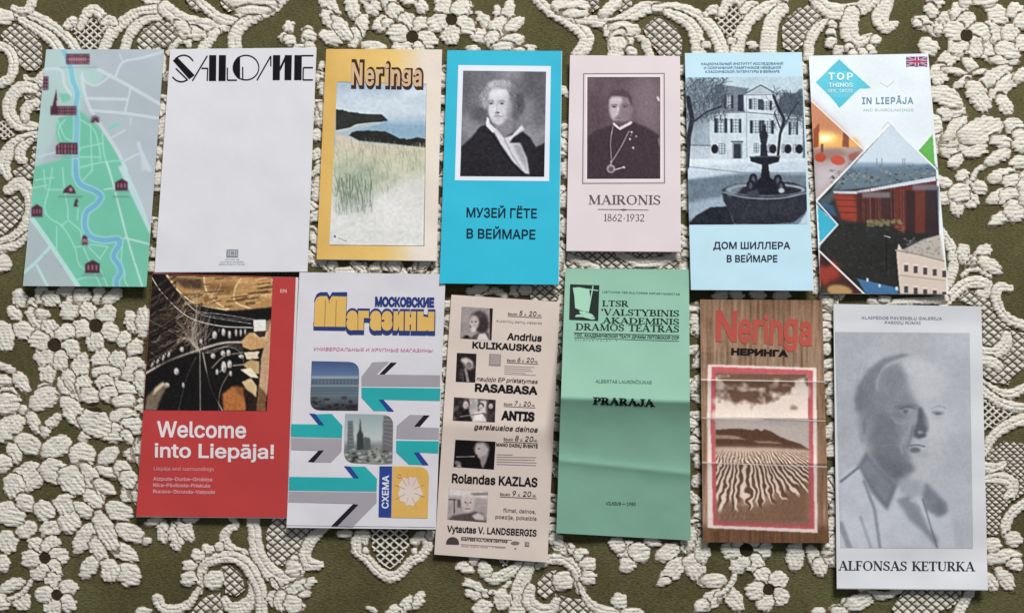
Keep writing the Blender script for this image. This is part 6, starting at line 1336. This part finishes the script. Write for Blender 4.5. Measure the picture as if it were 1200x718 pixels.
cv.ell(112, 420, 22, 62, G_(138), 0, 7, .8).ell(118, 400, 10, 36, G_(112), 0, 4, .7).ell(150, 300, 50, 60, G_(122), 0, 15, .6)
cv.ell(326, 300, 62, 11, G_(104), -4, 6, .75).ell(338, 320, 38, 13, G_(150), -4, 6, .7).ell(322, 325, 13, 9, G_(84), 0, 5, .9).curve([(296, 312), (330, 302), (372, 312)], 5, G_(86), 3, .8).curve([(252, 352), (290, 384), (340, 368), (362, 346)], 9, G_(150), 8, .5).ell(290, 345, 34, 12, G_(108), 10, 7, .6)
cv.poly([(384, 300), (404, 306), (428, 352), (436, 410), (420, 440), (388, 462), (358, 448), (360, 420), (378, 372)], G_(86), 6, .95).ell(396, 428, 14, 9, G_(146), 0, 3, .85).ell(404, 446, 24, 9, G_(82), -10, 4, .9).ell(424, 360, 12, 60, G_(178), -6, 7, .4)
cv.ell(482, 332, 32, 11, G_(134), 4, 4, .9).ell(482, 336, 14, 6, G_(98), 0, 3).curve([(452, 310), (484, 298), (520, 308)], 7, G_(150), 4, .8).ell(486, 356, 30, 8, G_(164), 0, 6, .7)
cv.curve([(346, 372), (338, 420), (300, 488), (306, 536)], 13, G_(152), 10, .5).curve([(358, 400), (346, 460), (330, 500)], 14, G_(108), 7, .6)
cv.curve([(346, 494), (378, 490), (416, 498)], 7, G_(90), 5, .85).ell(370, 516, 26, 15, G_(94), 0, 4, .9).ell(400, 540, 40, 14, G_(160), 0, 7, .6).ell(326, 600, 44, 26, G_(106), 20, 10, .8).curve([(200, 496), (250, 490), (300, 494)], 3, G_(150), 3, .4)
for k in range(60):
    x = rn.uniform(80, 330); y = rn.uniform(60, 300); cv.curve([(x, y), (x - 10, y + 24), (x - 14, y + 50)], 6, G_(int(rn.integers(104, 156))), 4, .22)
cv.fr(*f)
cv.poly([(185, 430), (250, 440), (262, 470), (230, 490), (190, 470)], (160, 164, 174), 6)
cv.poly([(72, 395), (96, 355), (130, 400), (185, 450), (155, 522), (110, 470)], (112, 116, 126), 4).poly([(84, 400), (100, 372), (130, 412), (168, 452), (152, 500), (115, 455)], (126, 130, 140), 5)
cv.poly([(262, 440), (320, 500), (325, 525), (300, 540), (262, 520), (252, 480)], (122, 126, 136), 5).poly([(180, 490), (215, 480), (245, 510), (270, 570), (298, 600), (295, 628), (255, 580), (215, 545)], (134, 138, 148), 5)
cv.line([(255, 490), (275, 560), (295, 625)], 4, (100, 104, 114), 4, .8).ell(224, 494, 8, 5, (188, 191, 200), 20, 3, .6).line([(90, 440), (120, 520), (135, 628)], 9, (128, 132, 142), 5, .8).line([(24, 560), (50, 628)], 16, (130, 134, 144), 6, .8).line([(80, 540), (110, 628)], 8, (146, 150, 160), 5, .7).line([(25, 440), (75, 400)], 7, (112, 116, 126), 4).ell(305, 515, 16, 20, (110, 114, 124), 0, 6, .7)
cv.noise(2.2, 4, 4).noise(7, 3, 6)
cv.finish(1.03, .25); photo(sh, e, 'portrait', p, cv)
text(sh, e, 'title', 'ALFONSAS KETURKA', 982.2, 667.5, 10.8, 161, .4, (48, 50, 60), .01, 'serif')
text(sh, e, 'heading', 'KLAIPĖDOS PAVEIKSLŲ GALERIJA', 1010, 373.5, 3.2, 94, .6, (150, 153, 162), .02); text(sh, e, 'heading', 'PARODŲ RŪMAI', 1037, 379.2, 3.2, 42, .6, (150, 153, 162), .02)

# ------------------------------------------------------------------ relief of the bedspread, left out deep under the sheets
cvr = np.zeros(UU.shape, bool)
for q in LEAFLETS:
    c = q.mean(0); qq = []
    for p in q:
        d = p - c; qq.append(p - np.sign(d) * 15)
    m_ = np.ones(UU.shape, bool)
    for i in range(4):
        (ax, ay), (bx, by) = qq[i], qq[(i + 1) % 4]
        m_ &= ((bx - ax) * (VV - ay) - (by - ay) * (UU - ax)) > 0
    cvr |= m_
build_relief(cvr)
